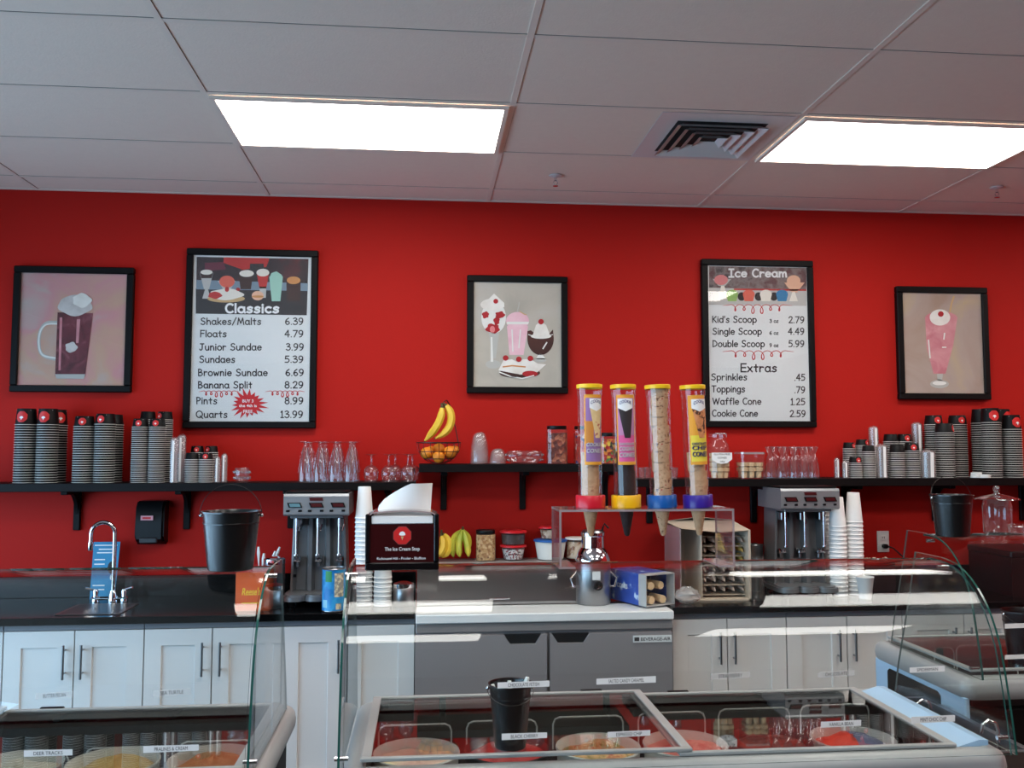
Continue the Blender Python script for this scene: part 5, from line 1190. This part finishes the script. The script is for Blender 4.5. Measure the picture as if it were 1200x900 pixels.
b = MB(); patch(b, kr*.99, -82, -30, kh*.35, kh*.9, CRML); patch(b, kr*.99, -130, -95, kh*.7, kh*.95, GRNL); patch(b, kr*.99, -74, -45, kh*.06, kh*.2, CRML); patch(b, kr*.99, -150, -118, kh*.1, kh*.28, pm('label pale blue', 150, 205, 225))
b.build('label_print', t, recalc=False)

# ------------------------------------------------------------------ napkin dispenser on the middle freezer glass
MAROON = mat('maroon face card', rgb(52, 8, 10), .3, spec=.25); SMOKE = mat('black dispenser plastic', rgb(12, 11, 12), .25, spec=.3)
Yn = 2.495; xn0, xn1 = xat(428, Yn, 630), xat(514.5, Yn, 630); nw = xn1-xn0; nh = zat(599, Yn, 470)-GTOP
t = thing('napkin_dispenser', 'black napkin dispenser with red octagon sign on the middle freezer glass', 'napkin dispenser', ((xn0+xn1)/2, Yn, GTOP+.0005)); hw = nw/2
b = MB(); zt_ = nh
fp_ = [(-hw+.01, .012), (-hw*.5, .018), (0, .021), (hw*.5, .018), (hw-.01, .012), (hw-.004, .004), (hw, .02), (hw, zt_-.02), (hw-.008, zt_-.006)] + [(hw*.5, zt_+.001), (0, zt_+.004), (-hw*.5, zt_+.001)] + [(-hw+.008, zt_-.006), (-hw, zt_-.02), (-hw, .02), (-hw+.004, .004)]
body = [(-hw, 0), (hw, 0), (hw, zt_-.02), (hw-.006, zt_-.012), (hw-.02, zt_-.01), (hw-.02, zt_-.03), (-hw+.02, zt_-.03), (-hw+.02, zt_-.01), (-hw+.006, zt_-.012), (-hw, zt_-.02)]
b.prism(body, 'y', .012, .128, SMOKE); b.build('housing', t, smooth=False)
b = MB(); fo = .006   # front bezel ring
zc0, zc1 = .021, zt_-.036
b.box(-hw, hw, -.004, .012, 0, zc0, SMOKE, .003).box(-hw, -hw+.014, -.004, .012, zc0, zt_-.008, SMOKE, .003).box(hw-.014, hw, -.004, .012, zc0, zt_-.008, SMOKE, .003); b.build('bezel', t)
b = MB(); top = [(-hw+.004, zt_-.012)] + [(hw*u, zt_-.006+.008*(1-u*u)) for u in (-.8, -.4, 0, .4, .8)] + [(hw-.004, zt_-.012), (hw-.004, zt_-.016)] + [(hw*u, zt_-.010+.008*(1-u*u)) for u in (.8, .4, 0, -.4, -.8)] + [(-hw+.004, zt_-.016)]
b.prism(top, 'y', -.002, .128, ACREDGE); b.build('clear_top', t, smooth=False)
MB().box(-hw+.014, hw-.014, .000, .011, zc0, zc1, MAROON).build('face_card', t, smooth=False)
b = MB()
for k in range(12): b.box(-hw+.016, hw-.016, .001+k*.009, .008+k*.009, zc1+.001, zt_-.016+.003*cos(k), PAPER, .002)
b.build('napkins', t)
b = MB(); vs = []; nu, nv = 10, 8
for j in range(nv+1):
    for i in range(nu+1):
        u, v_ = i/nu, j/nv; xl = -hw*.70 + (.62*hw)*v_*.0; 
        x = -hw*.74 + (hw*1.50)*u + .006*v_; 
        topz = .010 + .062*min(1, (u*1.7)**.7) ; z = zt_-.018 + (topz+.018)*v_
        y = .06 - .03*v_*sin(pi*u) + .012*sin(6*u)*v_ + .02*v_
        vs.append((x, y, z))
b.add(vs, [(j*(nu+1)+i, j*(nu+1)+i+1, (j+1)*(nu+1)+i+1, (j+1)*(nu+1)+i) for j in range(nv) for i in range(nu)], PAPER); b.build('pulled_napkin', t)
cx, cz, R = .0, nh*.585, .0250
b = MB()
rim = [(cx+R*cos(radians(22.5+45*k)), cz+R*sin(radians(22.5+45*k))) for k in range(8)]
rim2 = [(cx+R*1.07*cos(radians(22.5+45*k)), cz+R*1.07*sin(radians(22.5+45*k))) for k in range(8)]
b.poly([(x, -.0004, z) for x, z in rim2], pm('octagon outline', 120, 60, 60)); b.poly([(x, -.0008, z) for x, z in rim], LOGORED)
dome = [(cx+.0085*cos(radians(a)), cz+.002+.009*sin(radians(a))*(1 if sin(radians(a)) > 0 else .25)) for a in range(0, 360, 20)]
b.poly([(x, -.0012, z) for x, z in dome], INKW); b.poly([(cx-.004, -.0012, cz-.002), (cx, -.0012, cz-.013), (cx+.004, -.0012, cz-.002)], K_TAN); b.build('octagon_sign', t, smooth=False, recalc=False)
b = MB()
def fl(s_, xx, ww, zz, cap, bold=.01): put_text(b, s_, lambda x, y: (xx-ww/2+ww*x, -.0012, zz+cap*y), INKW, bold)
fl('The Ice Cream Stop', cx, .094, cz-R-.0155, .0098, .010); fl('Richmond Hill - Pooler - Bluffton', cx-.002, .130, .0285, .0072, .006); b.build('lettering', t, smooth=False, recalc=False)

# ------------------------------------------------------------------ acrylic stand with four cone tubes
Yt = 2.55; Yr0, Yr1 = 2.475, 2.625; rx0, rx1 = xat(655.5, Yr0, 640), xat(861, Yr0, 640); rzt = zat(597, Yr0, 760); th = .006
t = thing('acrylic_stand', 'clear acrylic bridge stand holding four cone tubes on the freezer glass', 'stand', ((rx0+rx1)/2, Yr0, GTOP+.0005)); hw = (rx1-rx0)/2; H = rzt-GTOP; D = Yr1-Yr0
tx = [xat(p, Yt, 590) for p in (692, 734, 776, 818)]; lx = [x-(rx0+rx1)/2 for x in tx]; HR = .0275
def holed(mb, z, x0, x1, cx, y0, y1, cy, r, flip):
    n = 32; ring = [(cx+r*cos(2*pi*k/n), cy+r*sin(2*pi*k/n)) for k in range(n)]; outr = []
    for k in range(n):
        a = 2*pi*k/n; c_, s_ = cos(a), sin(a); 
        sx_ = ((x1-cx) if c_ > 0 else (cx-x0))/abs(c_) if abs(c_) > 1e-6 else 1e9; sy_ = ((y1-cy) if s_ > 0 else (cy-y0))/abs(s_) if abs(s_) > 1e-6 else 1e9
        q = min(sx_, sy_); outr.append((cx+c_*q, cy+s_*q))
    mb.add([(x, y, z) for x, y in ring+outr], [(k, (k+1) % n, n+(k+1) % n, n+k) for k in range(n)], ACRY)
b = MB(); xsb = [-hw] + [(lx[i]+lx[i+1])/2 for i in range(3)] + [hw]
for i in range(4):
    for z in (H, H-th): holed(b, z, xsb[i], xsb[i+1], lx[i], 0, D, D/2, HR, False)
    b.lathe([(HR, H-th), (HR, H)], ACREDGE, 32, c=(lx[i], D/2, 0))
b.box(-hw, hw, -.0004, .0002, H-th, H, ACREDGE).box(-hw, hw, D-.0002, D+.0004, H-th, H, ACREDGE); b.build('top_plate', t, smooth=False)
for s_ in (-1, 1):
    x0 = -hw if s_ < 0 else hw-th; b = MB().box(x0, x0+th, .0003, D-.0003, .006, H-th-.0005, ACRY); b.box(x0, x0+th, -.0005, .0003, .006, H-th, ACREDGE).box(x0, x0+th, D-.0003, D+.0005, .006, H-th, ACREDGE); b.build('side_panel', t, smooth=False)
    a = x0 if s_ < 0 else x0+th-.045; MB().box(min(x0, a) if s_ < 0 else a, (x0+.045) if s_ < 0 else x0+th, 0, D, 0, .0055, ACREDGE).build('foot_flange', t, smooth=False)
TUBEP = glass('clear tube plastic', (.97, .975, .98, 1), .05, 1.0, .03, .008, rgb(230, 235, 245), 3)
YCAP = mat('yellow plastic cap', rgb(245, 200, 30), .35)
CONET = mottled('cookie cone', [(.3, rgb(196, 150, 108)), (.6, rgb(214, 170, 130)), (.72, rgb(170, 116, 80))], 60, 4, .75, bump=.3)
CONEC = mottled('speckled cookie cone', [(.34, rgb(110, 64, 40)), (.40, rgb(206, 160, 120)), (.62, rgb(220, 178, 140)), (.70, rgb(190, 80, 60))], 90, 3, .75, bump=.3)
COND = mat('chocolate cookie cone', rgb(44, 24, 22), .6, bump=.3, bscale=200)
CSN = mat('clear cone sleeve', rgb(190, 180, 172), .3)
coneprof = [(.004, 0), (.0075, .004), (.0215, .075), (.0225, .079), (.0245, .081), (.0255, .108), (.0242, .108), (.0225, .082), (.005, .008)]
ctype = {}
for nme, m_ in (('tan', CONET), ('speckled', CONEC), ('chocolate', COND)): ctype[nme] = [MB().lathe(coneprof, m_, 22, capb=True), None]
TR = .0335; TZ = rzt+.0005; TL = zat(451, Yt, 750) - TZ
PURP = pm('label purple', 150, 110, 165); LPK = pm('label pink', 225, 90, 150); LOR = pm('label orange', 240, 165, 50); LYE = pm('label yellow', 240, 215, 70); LBLU = pm('label violet blue', 60, 50, 120); LCONE = mottled('label cone with candies', [(.42, rgb(226, 196, 140)), (.58, rgb(232, 204, 150)), (.64, rgb(190, 90, 60)), (.72, rgb(110, 90, 130))], 70, 2); LDK = pm('label dark', 44, 34, 36)
LCHIP = mottled('label chip cone', [(.40, rgb(80, 44, 30)), (.46, rgb(205, 130, 80)), (.7, rgb(222, 150, 100))], 60, 2, dist=1.)
specs = [('red', rgb(205, 25, 45), 'tan', 6, 'tan cookie cone', 692), ('yellow', rgb(240, 180, 20), 'chocolate', 6, 'dark chocolate cone', 734), ('blue', rgb(15, 85, 160), 'speckled', 13, 'speckled cookie cone', 776), ('purple', rgb(52, 30, 140), 'tan', 6, 'tan cookie cone', 818)]
for i, (cn, cc, kind, ncone, cl, pxx) in enumerate(specs):
    t = thing('cone_tube', f'clear cone tube with {cn} collar and yellow cap on the acrylic stand', 'cone dispenser', (tx[i], Yt, TZ), group='cone tubes on the acrylic stand')
    tilt = (-.004, -.02, -.03, -.035)[i]
    COL = mat(cn + ' collar plastic', cc, .3)
    MB().lathe([(TR, .004), (TR, TL-.03)], TUBEP, 40).build('tube_wall', t)
    MB().lathe([(.0285, 0), (TR+.0075, 0), (TR+.0085, .001), (TR+.0085, .034), (TR+.0072, .036), (TR+.001, .036)], COL, 40).build('collar', t)
    MB().lathe([(TR+.0012, TL-.032), (TR+.0022, TL-.031), (TR+.0022, TL-.012), (TR+.0035, TL-.011), (TR+.0035, TL-.001), (TR+.002, TL), (.003, TL)], YCAP, 40, mats=[TUBEP, TUBEP, YCAP, YCAP, YCAP, YCAP]).build('cap', t)
    # printed sleeve wrapped on the tube
    if i != 2:
        r = TR-.0006; z0, z1 = .122, TL-.03; lh = z1-z0; c0 = radians(-90 + (12, 0, 0, 6)[i]) 
        b = MB(); W_ = .048
        def cy(u, v_, e=0.): a = c0 + u/r; rr_ = r+.0012+e; return (rr_*cos(a), rr_*sin(a), v_)
        def quad(u0, u1, v0, v1, m_, e, n=10):
            vs = []
            for k in range(n+1): u = u0+(u1-u0)*k/n; vs += [cy(u, v0, e), cy(u, v1, e)]
            b.add(vs, [(2*k, 2*k+2, 2*k+3, 2*k+1) for k in range(n)], m_)
        def pol(pts, m_, e): b.poly([cy(u, z0+lh*v_, e) for u, v_ in pts], m_)
        quad(-W_/2-.004, W_/2+.004, z0, z1, LOR, 0, 16); quad(-W_/2, W_/2, z0+lh*.045, z1-lh*.05, (PURP, LPK, None, LYE)[i], .0003, 14)
        quad(-W_/2, W_/2, z0+lh*.42, z1-lh*.05, (PURP, pm('label mauve', 190, 130, 170), None, LOR)[i], .0005, 14)
        if i == 0: quad(-W_/2, -.002, z0+lh*.3, z0+lh*.62, pm('label amber', 205, 130, 50), .0007)
        if i == 3: quad(-.0, W_/2, z0+lh*.45, z1-lh*.05, pm('label salmon', 232, 130, 100), .0007)
        cw = (.019, .021, 0, .022)[i]; sh2 = (.006, -.002, 0, .004)[i]
        cpts = lambda k0, k1: [(sh2-cw*k0, .82), (sh2-cw*.5*k0, .82), (sh2, .82), (sh2+cw*.5*k0, .82), (sh2+cw*k0, .82), (sh2+cw*k1+.004, .36), (sh2+.004, .34), (sh2-cw*k1+.004, .36)]
        rows = 6; vs = []; nn = 8
        for q in range(rows+1):
            ww = cw*(1-.62*q/rows); cc_ = sh2+.004*q/rows
            for k in range(nn+1): vs.append(cy(cc_-ww+2*ww*k/nn, z0+lh*(.84-.46*q/rows), .001))
        b.add(vs, [(q*(nn+1)+k, q*(nn+1)+k+1, (q+1)*(nn+1)+k+1, (q+1)*(nn+1)+k) for q in range(rows) for k in range(nn)], (LCONE, LDK, None, LCHIP)[i])
        vs = []
        for k in range(nn+1):
            u = sh2-cw+2*cw*k/nn; vs += [cy(u, z0+lh*(.76+.05*abs(2*k/nn-1)), .0013), cy(u, z1-lh*.06, .0013)]
        b.add(vs, [(2*k, 2*k+2, 2*k+3, 2*k+1) for k in range(nn)], INKW)
        for (ln, vv, cap, mm) in {0: (('COOKIE', .26, .055, INKW), ('CONES', .17, .06, INKW)), 1: (('CHOCOLATE', .28, .035, INKW), ('COOKIE', .20, .06, INKW), ('CONES', .11, .065, INKW)), 3: (('CHOCOLATE', .285, .035, LBLU), ('CHIP', .215, .06, LBLU), ('CONES', .12, .07, LBLU))}[i]:
            put_text(b, ln, lambda x, y, v_=vv, c_=cap: cy(-.0205+.042*x+.0006, z0+lh*v_+lh*c_*y-.0006, .0014), LDK, .03, .1)
            put_text(b, ln, lambda x, y, v_=vv, c_=cap: cy(-.021+.042*x, z0+lh*v_+lh*c_*y, .0018), mm, .0, .1)
        put_text(b, 'COOKIE', lambda x, y: cy(sh2-.016+.032*x, z0+lh*(.855+.03*sin(pi*x))+lh*.045*y, .0018), LBLU, .02)
        b.build('printed_label', t, recalc=False)
    t.rotation_euler = (0, tilt, 0)
    zc = TZ - .080
    for k in range(ncone):
        z = zc + k*.0258; mbx, pr_ = ctype[kind]
        x = tx[i] + sin(tilt)*(z-TZ)
        lab = f'{cl} with its tip through the stand under the {cn} collar' if k == 0 else f'{cl} nested in the tube with the {cn} collar'
        if pr_ is None: o = mbx.build('cookie_cone'); ctype[kind][1] = o; o.location = (x, Yt, z); tag(o, lab, 'cone', 'cookie cones in the tubes')
        else: o = dup(pr_, (x, Yt, z), lab)
        o.rotation_euler = (0, tilt, k*1.3)

# ------------------------------------------------------------------ right of the prep fridge
# topping warmer
Yw = 4.62; xw = xat(695, Yw, 670); wpx = (Yw*cos(YAW)+xw*sin(YAW))/FPX; t = thing('topping_warmer', 'stainless topping warmer with ladle beneath the red-collared tube', 'warmer', (xw, Yw, .9125)); k = wpx
zt1 = zat(624, Yw, 695)-.9125
MB().lathe([(19*k, 0), (20*k, .008), (20*k, zt1*.56), (19*k, zt1*.6)], STEEL, 36, capb=True).build('base', t)
MB().lathe([(19*k, zt1*.6), (20.5*k, zt1*.605), (20.5*k, zt1*.63), (17*k, zt1*.74), (13.5*k, zt1*.79), (13*k, zt1*.95), (14*k, zt1*.96), (14*k, zt1)], CHROME, 36).build('shoulder', t)
MB().lathe([(13.6*k, zt1+.001), (12*k, zt1+.012), (.004, zt1+.016)], STEEL, 30, capb=True).build('lid', t)
MB().sweep([(8*k, -.01, zt1*.9), (11*k, -.012, zt1+.02), (13*k, -.014, zt1+.045), (18*k, -.016, zt1+.022)], .005, BLK, 8).build('ladle_handle', t)
MB().lathe([(.024, 0), (.021, .014), (.004, .015)], BLK, 18).xf(Matrix.Translation((.01, -20*k+.002, zt1*.28)) @ Matrix.Rotation(pi/2, 4, 'X')).build('control_knob', t)
for s_ in (-1, 1): MB().sweep([(s_*20*k, -.01, zt1*.45), (s_*27*k, -.02, zt1*.36), (s_*24*k, -.03, zt1*.25), (s_*19.6*k, -.02, zt1*.24)], .006, CHROME, 8).build('side_handle', t)
MB().box(-.02, .02, -20.6*k, -19.5*k, zt1*.36, zt1*.48, SHEET).build('rating_label', t, smooth=False)
# bin of pointed cones
Yx = 4.58; x0, x1 = xat(797, Yx, 660), xat(880, Yx, 660); bw_ = x1-x0; bh = zat(619, Yx, 840)-CT
CARDB = mat('beige cardboard', rgb(196, 180, 160), .8); CWRAP = mat('paper wrapped sugar cone', rgb(186, 168, 156), .5); CWRAPY = mat('golden sugar cone', rgb(190, 160, 90), .55)
t = thing('cone_bin', 'clear fronted cardboard bin full of pointed sugar cones right of the warmer', 'cone bin', (x0, Yx, CT+.0005))
b = MB().box(0, .006, 0, .3, 0, bh, ACREDGE).box(bw_*.30, bw_*.31, .0, .3, .02, bh-.02, CARDB).box(bw_-.012, bw_, 0, .3, 0, bh-.01, CARDB).box(0, bw_, 0, .3, 0, .008, CARDB); b.box(.007, bw_-.013, .294, .3, .009, bh, CARDB); b.build('bin_walls', t, smooth=False)
b = MB(); b.poly([(0, 0, bh), (bw_*.55, -.02, bh-.02), (bw_, 0, bh-.012), (bw_, .3, bh+.02), (bw_*.5, .3, bh+.035), (0, .3, bh+.015)], CARDB); b.poly([(0, 0, bh-.003), (0, .3, bh+.012), (bw_*.5, .3, bh+.032), (bw_, .3, bh+.017), (bw_, 0, bh-.015), (bw_*.55, -.02, bh-.023)], CARDB); b.build('top_flap', t, smooth=False, recalc=False)
b = MB(); 
for z in [bh*(.06+.135*k) for k in range(7)]: b.box(bw_*.31+.001, bw_-.0125, .05, .29, z-.002, z, CARDB)
b.build('shelf_dividers', t, smooth=False)
sugar = MB().lathe([(.0008, 0), (.019, .105), (.0205, .108), (.0205, .125), (.0185, .125)], CWRAP, 16, capt=True); sugar.xf(Matrix.Rotation(-pi/2, 4, 'X')); sp_ = None
sugy = MB().lathe([(.0008, 0), (.019, .105), (.0205, .108), (.0205, .125), (.0185, .125)], CWRAPY, 16, capt=True); sugy.xf(Matrix.Rotation(-pi/2, 4, 'X')); spy = None
for r in range(6):
    for c_ in range(5):
        x = x0 + bw_*.31 + .024 + c_*(bw_*.66-.036)/4.2; z = CT + bh*(.06+.135*r) + .0225; y = Yx + .02
        gold = (c_ in (3, 4) and r in (3, 4)); lab = 'golden sugar cone lying tip-out in the upper right of the cone bin' if gold else 'sugar cone lying tip-out in a row of the cone bin'
        if gold:
            if spy is None: spy = sugy.build('sugar_cone'); o = tag(spy, lab, 'cone', 'golden sugar cones in the cone bin'); o.location = (x, y, z)
            else: o = dup(spy, (x, y, z), lab)
        else:
            if sp_ is None: sp_ = sugar.build('sugar_cone'); o = tag(sp_, lab, 'cone', 'sugar cones in the cone bin'); o.location = (x, y, z)
            else: o = dup(sp_, (x, y, z), lab)
        o.rotation_euler = (.12, 0, -.15)
# crumpled plastic bag beside the bin
random.seed(3); b = MB().ball((0, 0, 0), .055, PLASTIC, 14, 10, 1.2, .9, .75); b.v = [(x*random.uniform(.85, 1.12), y*random.uniform(.85, 1.12), max(-.04, z*random.uniform(.8, 1.15))) for x, y, z in b.v]
o = b.build('plastic_bag', loc=(xat(806, 4.50, 690), 4.51, CT+.042)); tag(o, 'crumpled clear plastic bag between the blue box and the cone bin', 'bag')
# blue box of rolled cones
BBLUE = mottled('blue printed carton', [(.5, rgb(35, 70, 160)), (.62, rgb(45, 85, 175)), (.70, rgb(200, 215, 235))], 18, 2, .5); BXIN = mat('grey board', rgb(178, 176, 174), .7)
Yq = 4.43; q0, q1 = xat(757, Yq, 690), xat(799, Yq, 690); qw = q1-q0; qh = .155
t = thing('cone_carton', 'blue open-ended carton with four wrapped cones showing, right of the warmer', 'carton', (q0, Yq, .9207), rz=.42)
b = MB(); Lb = .30
for (A, B_, E_, F_) in ((0, qw, 0, .004), (0, qw, qh-.004, qh), (0, .004, .004, qh-.004), (qw-.004, qw, .004, qh-.004)): b.box(A, B_, .06, Lb, E_, F_, BBLUE)
b.build('carton', t, smooth=False)
b = MB()
for (A, B_, E_, F_) in ((.0, qw, -.0, .004), (0, qw, qh-.004, qh), (0, .004, .004, qh-.004), (qw-.004, qw, .004, qh-.004)): b.box(A, B_, 0, .0595, E_, F_, BXIN)
b.box(.005, qw-.005, .25, .254, .005, qh-.005, BXIN); b.build('open_flap', t, smooth=False)
s = MB(); 
def side(x, y): return (-.0008, .24-.09*x, .07+.022*y)
put_text(s, 'CONES', side, INKW, .02); s.build('lettering', t, smooth=False, recalc=False)
roll = MB().lathe([(.012, 0), (.019, .001), (.0195, .006), (.0195, .10), (.021, .18)], CWRAP, 18, mats=[CONEB, CONEB, CONEB, mat('brown cone wrapper', rgb(105, 70, 50), .6)], capb=True, capt=True); roll.xf(Matrix.Rotation(-pi/2, 4, 'X')); rp = None
Mr = Matrix.Translation((q0, Yq, .9207)) @ Matrix.Rotation(.42, 4, 'Z')
for k, (xx, zz, yy, lb) in enumerate(((.045, .028, .0, 'lower left wrapped cone in the blue carton'), (.115, .028, .0, 'lower right wrapped cone in the blue carton'), (.04, .098, .0, 'upper left wrapped cone in the blue carton'), (.115, .095, .015, 'upper right wrapped cone in the blue carton'))):
    p = Mr @ Vector((xx, yy+.01, zz)); 
    if rp is None: rp = roll.build('wrapped_cone'); o = tag(rp, lb, 'cone', 'wrapped cones in the blue carton'); o.location = p
    else: o = dup(rp, p, lb)
    o.rotation_euler = (0, 0, .42 + (.15, -.1, -.2, .25)[k]*.5)
# steel shake cups
scup = MB().lathe([(.036, 0), (.038, .003), (.046, .165), (.048, .167), (.046, .169), (.036, .01)], STEEL, 28, capb=True)
o = scup.build('shake_cup', loc=(xat(884.5, 4.88, 650), 4.88, CT+.0005)); tag(o, 'tall stainless shake cup between the cone bin and the right mixer', 'shake cup'); o.scale = (1, 1, 1.5)
o = MB().lathe([(.04, 0), (.042, .003), (.042, .22), (.045, .222)], PLJAR, 24, capb=True).build('clear_canister', loc=(xat(886, 4.60, 690), 4.60, CT+.0005)); tag(o, 'clear canister in front of the stainless shake cup beside the cone bin', 'canister')
DKB = mat('dark brown plastic', rgb(26, 10, 13), .35, spec=.3)
# candy crumbs tray near outlet
random.seed(11); b = MB(); CRUMB = mat('pale crumbs', rgb(205, 190, 165), .8)
for k in range(26): b.ball((random.uniform(-.07, .07), random.uniform(-.03, .03), .158+random.uniform(0, .014)), random.uniform(.004, .007), CRUMB, 8, 6)
b.box(-.085, .085, -.045, .045, 0, .152, DKB)
o = b.build('candy_dish', loc=(xat(1030, 4.83, 655), 4.86, CT+.11+.0005)); o.location.z = CT+.0005; tag(o, 'dark dish topped with pale crumbs on the counter under the wall outlet', 'dish')
# outlet with plug and cord
Yo_ = WALLY-.001; xo, zo = xat(1034.5, Yo_, 634), zat(634.5, Yo_, 1034)
t = thing('wall_outlet', 'white wall outlet right of the foam cups, with a black plug in it', 'outlet', (xo, Yo_, zo))
MB().box(-.036, .036, -.006, 0, -.060, .060, WHT, .003).build('cover_plate', t)
b = MB(); 
for z in (-.022, .022): b.box(-.016, .016, -.008, -.0062, z-.014, z+.014, WHT, .003); b.box(-.007, -.004, -.0086, -.0081, z-.004, z+.006, BLK); b.box(.004, .007, -.0086, -.0081, z-.004, z+.006, BLK)
b.build('sockets', t)
o = MB().box(-.014, .014, -.045, -.009, -.036, -.012, BLK, .006).sweep([(.012, -.035, -.024), (.04, -.045, -.035), (.09, -.06, -.085), (.14, -.09, -.125), (.20, -.10, -.14)], .004, BLK, 8).build('power_cord', loc=(xo, Yo_, zo)); tag(o, 'black power cord and plug running right from the wall outlet', 'cord')
# black equipment box, glass jar and dome at far right
x0 = xat(1139, 4.9, 660); hbx = zat(638, 4.9, 1160)-CT
t = thing('storage_bin', 'large black bin on the counter at the right photo edge', 'bin', (x0, 4.55, CT+.0005))
MB().prism([(0, .0), (.9, 0), (.9, hbx-.035), (0, hbx-.035)], 'y', 0, .38, DKB).build('bin_body', t, smooth=False)
MB().box(-.006, .906, -.006, .386, hbx-.034, hbx, DKB, .006).build('bin_lid', t)
MB().box(.3, .5, -.012, 0, hbx*.3, hbx*.36, BLK, .003).build('latch', t)
Yj = 3.36; xj = xat(1169, Yj, 610); jh = zat(586, Yj, 1170)-GTOP
t = thing('glass_jar', 'clear glass jar with knobbed lid on the right freezer glass', 'jar', (xj, Yj, GTOP+.0005))
MB().lathe([(.05, 0), (.052, .003), (.054, jh*.82), (.050, jh*.95), (.049, jh)], DRINK, 30, capb=True).build('jar_wall', t)
MB().lathe([(.082, jh+.002), (.080, jh+.006), (.045, jh+.016), (.012, jh+.024), (.008, jh+.03)], DRINK, 30).build('lid', t)
MB().ball((0, 0, jh+.042), .013, DRINK, 14, 10).build('knob', t)
t = thing('cake_dome', 'low clear glass dish right of the knobbed glass jar', 'glass dish', (xat(1206, 3.30, 622), 3.30, GTOP+.0005)); MB().lathe([(.05, 0), (.07, .004), (.074, .03), (.07, .034)], DRINK, 28, capb=True).build('dish', t)
# dipper well between the two freezers
wx0, wx1 = MX1+.012, FX0-.012; Wd = wx1-wx0; wy = 2.66; wz = RIMZ-.12
t = thing('dipper_well', 'stainless dipper well with chrome faucets between the middle and right freezers', 'dipper well', (wx0, wy, 0))
MB().box(0, Wd, 0, .62, .002, wz-.16, CASEBLK, .004).build('stand', t)
b = MB(); a = .022
b.box(0, Wd, 0, a, wz-.159, wz, STEEL).box(0, Wd, .62-a, .62, wz-.159, wz, STEEL).box(0, a, a, .62-a, wz-.159, wz, STEEL).box(Wd-a, Wd, a, .62-a, wz-.159, wz, STEEL).box(a, Wd-a, a, .62-a, wz-.159, wz-.15, STEELDK); b.build('basin', t, smooth=False)
for (fx, fy) in ((Wd*.45, .30), (Wd*.72, .06)):
    MB().sweep([(fx, fy, wz-.149), (fx, fy, wz+.05), (fx-.008, fy, wz+.07), (fx-.03, fy, wz+.078), (fx-.05, fy, wz+.065), (fx-.054, fy, wz+.04)], .005, CHROME, 10).build('faucet', t)
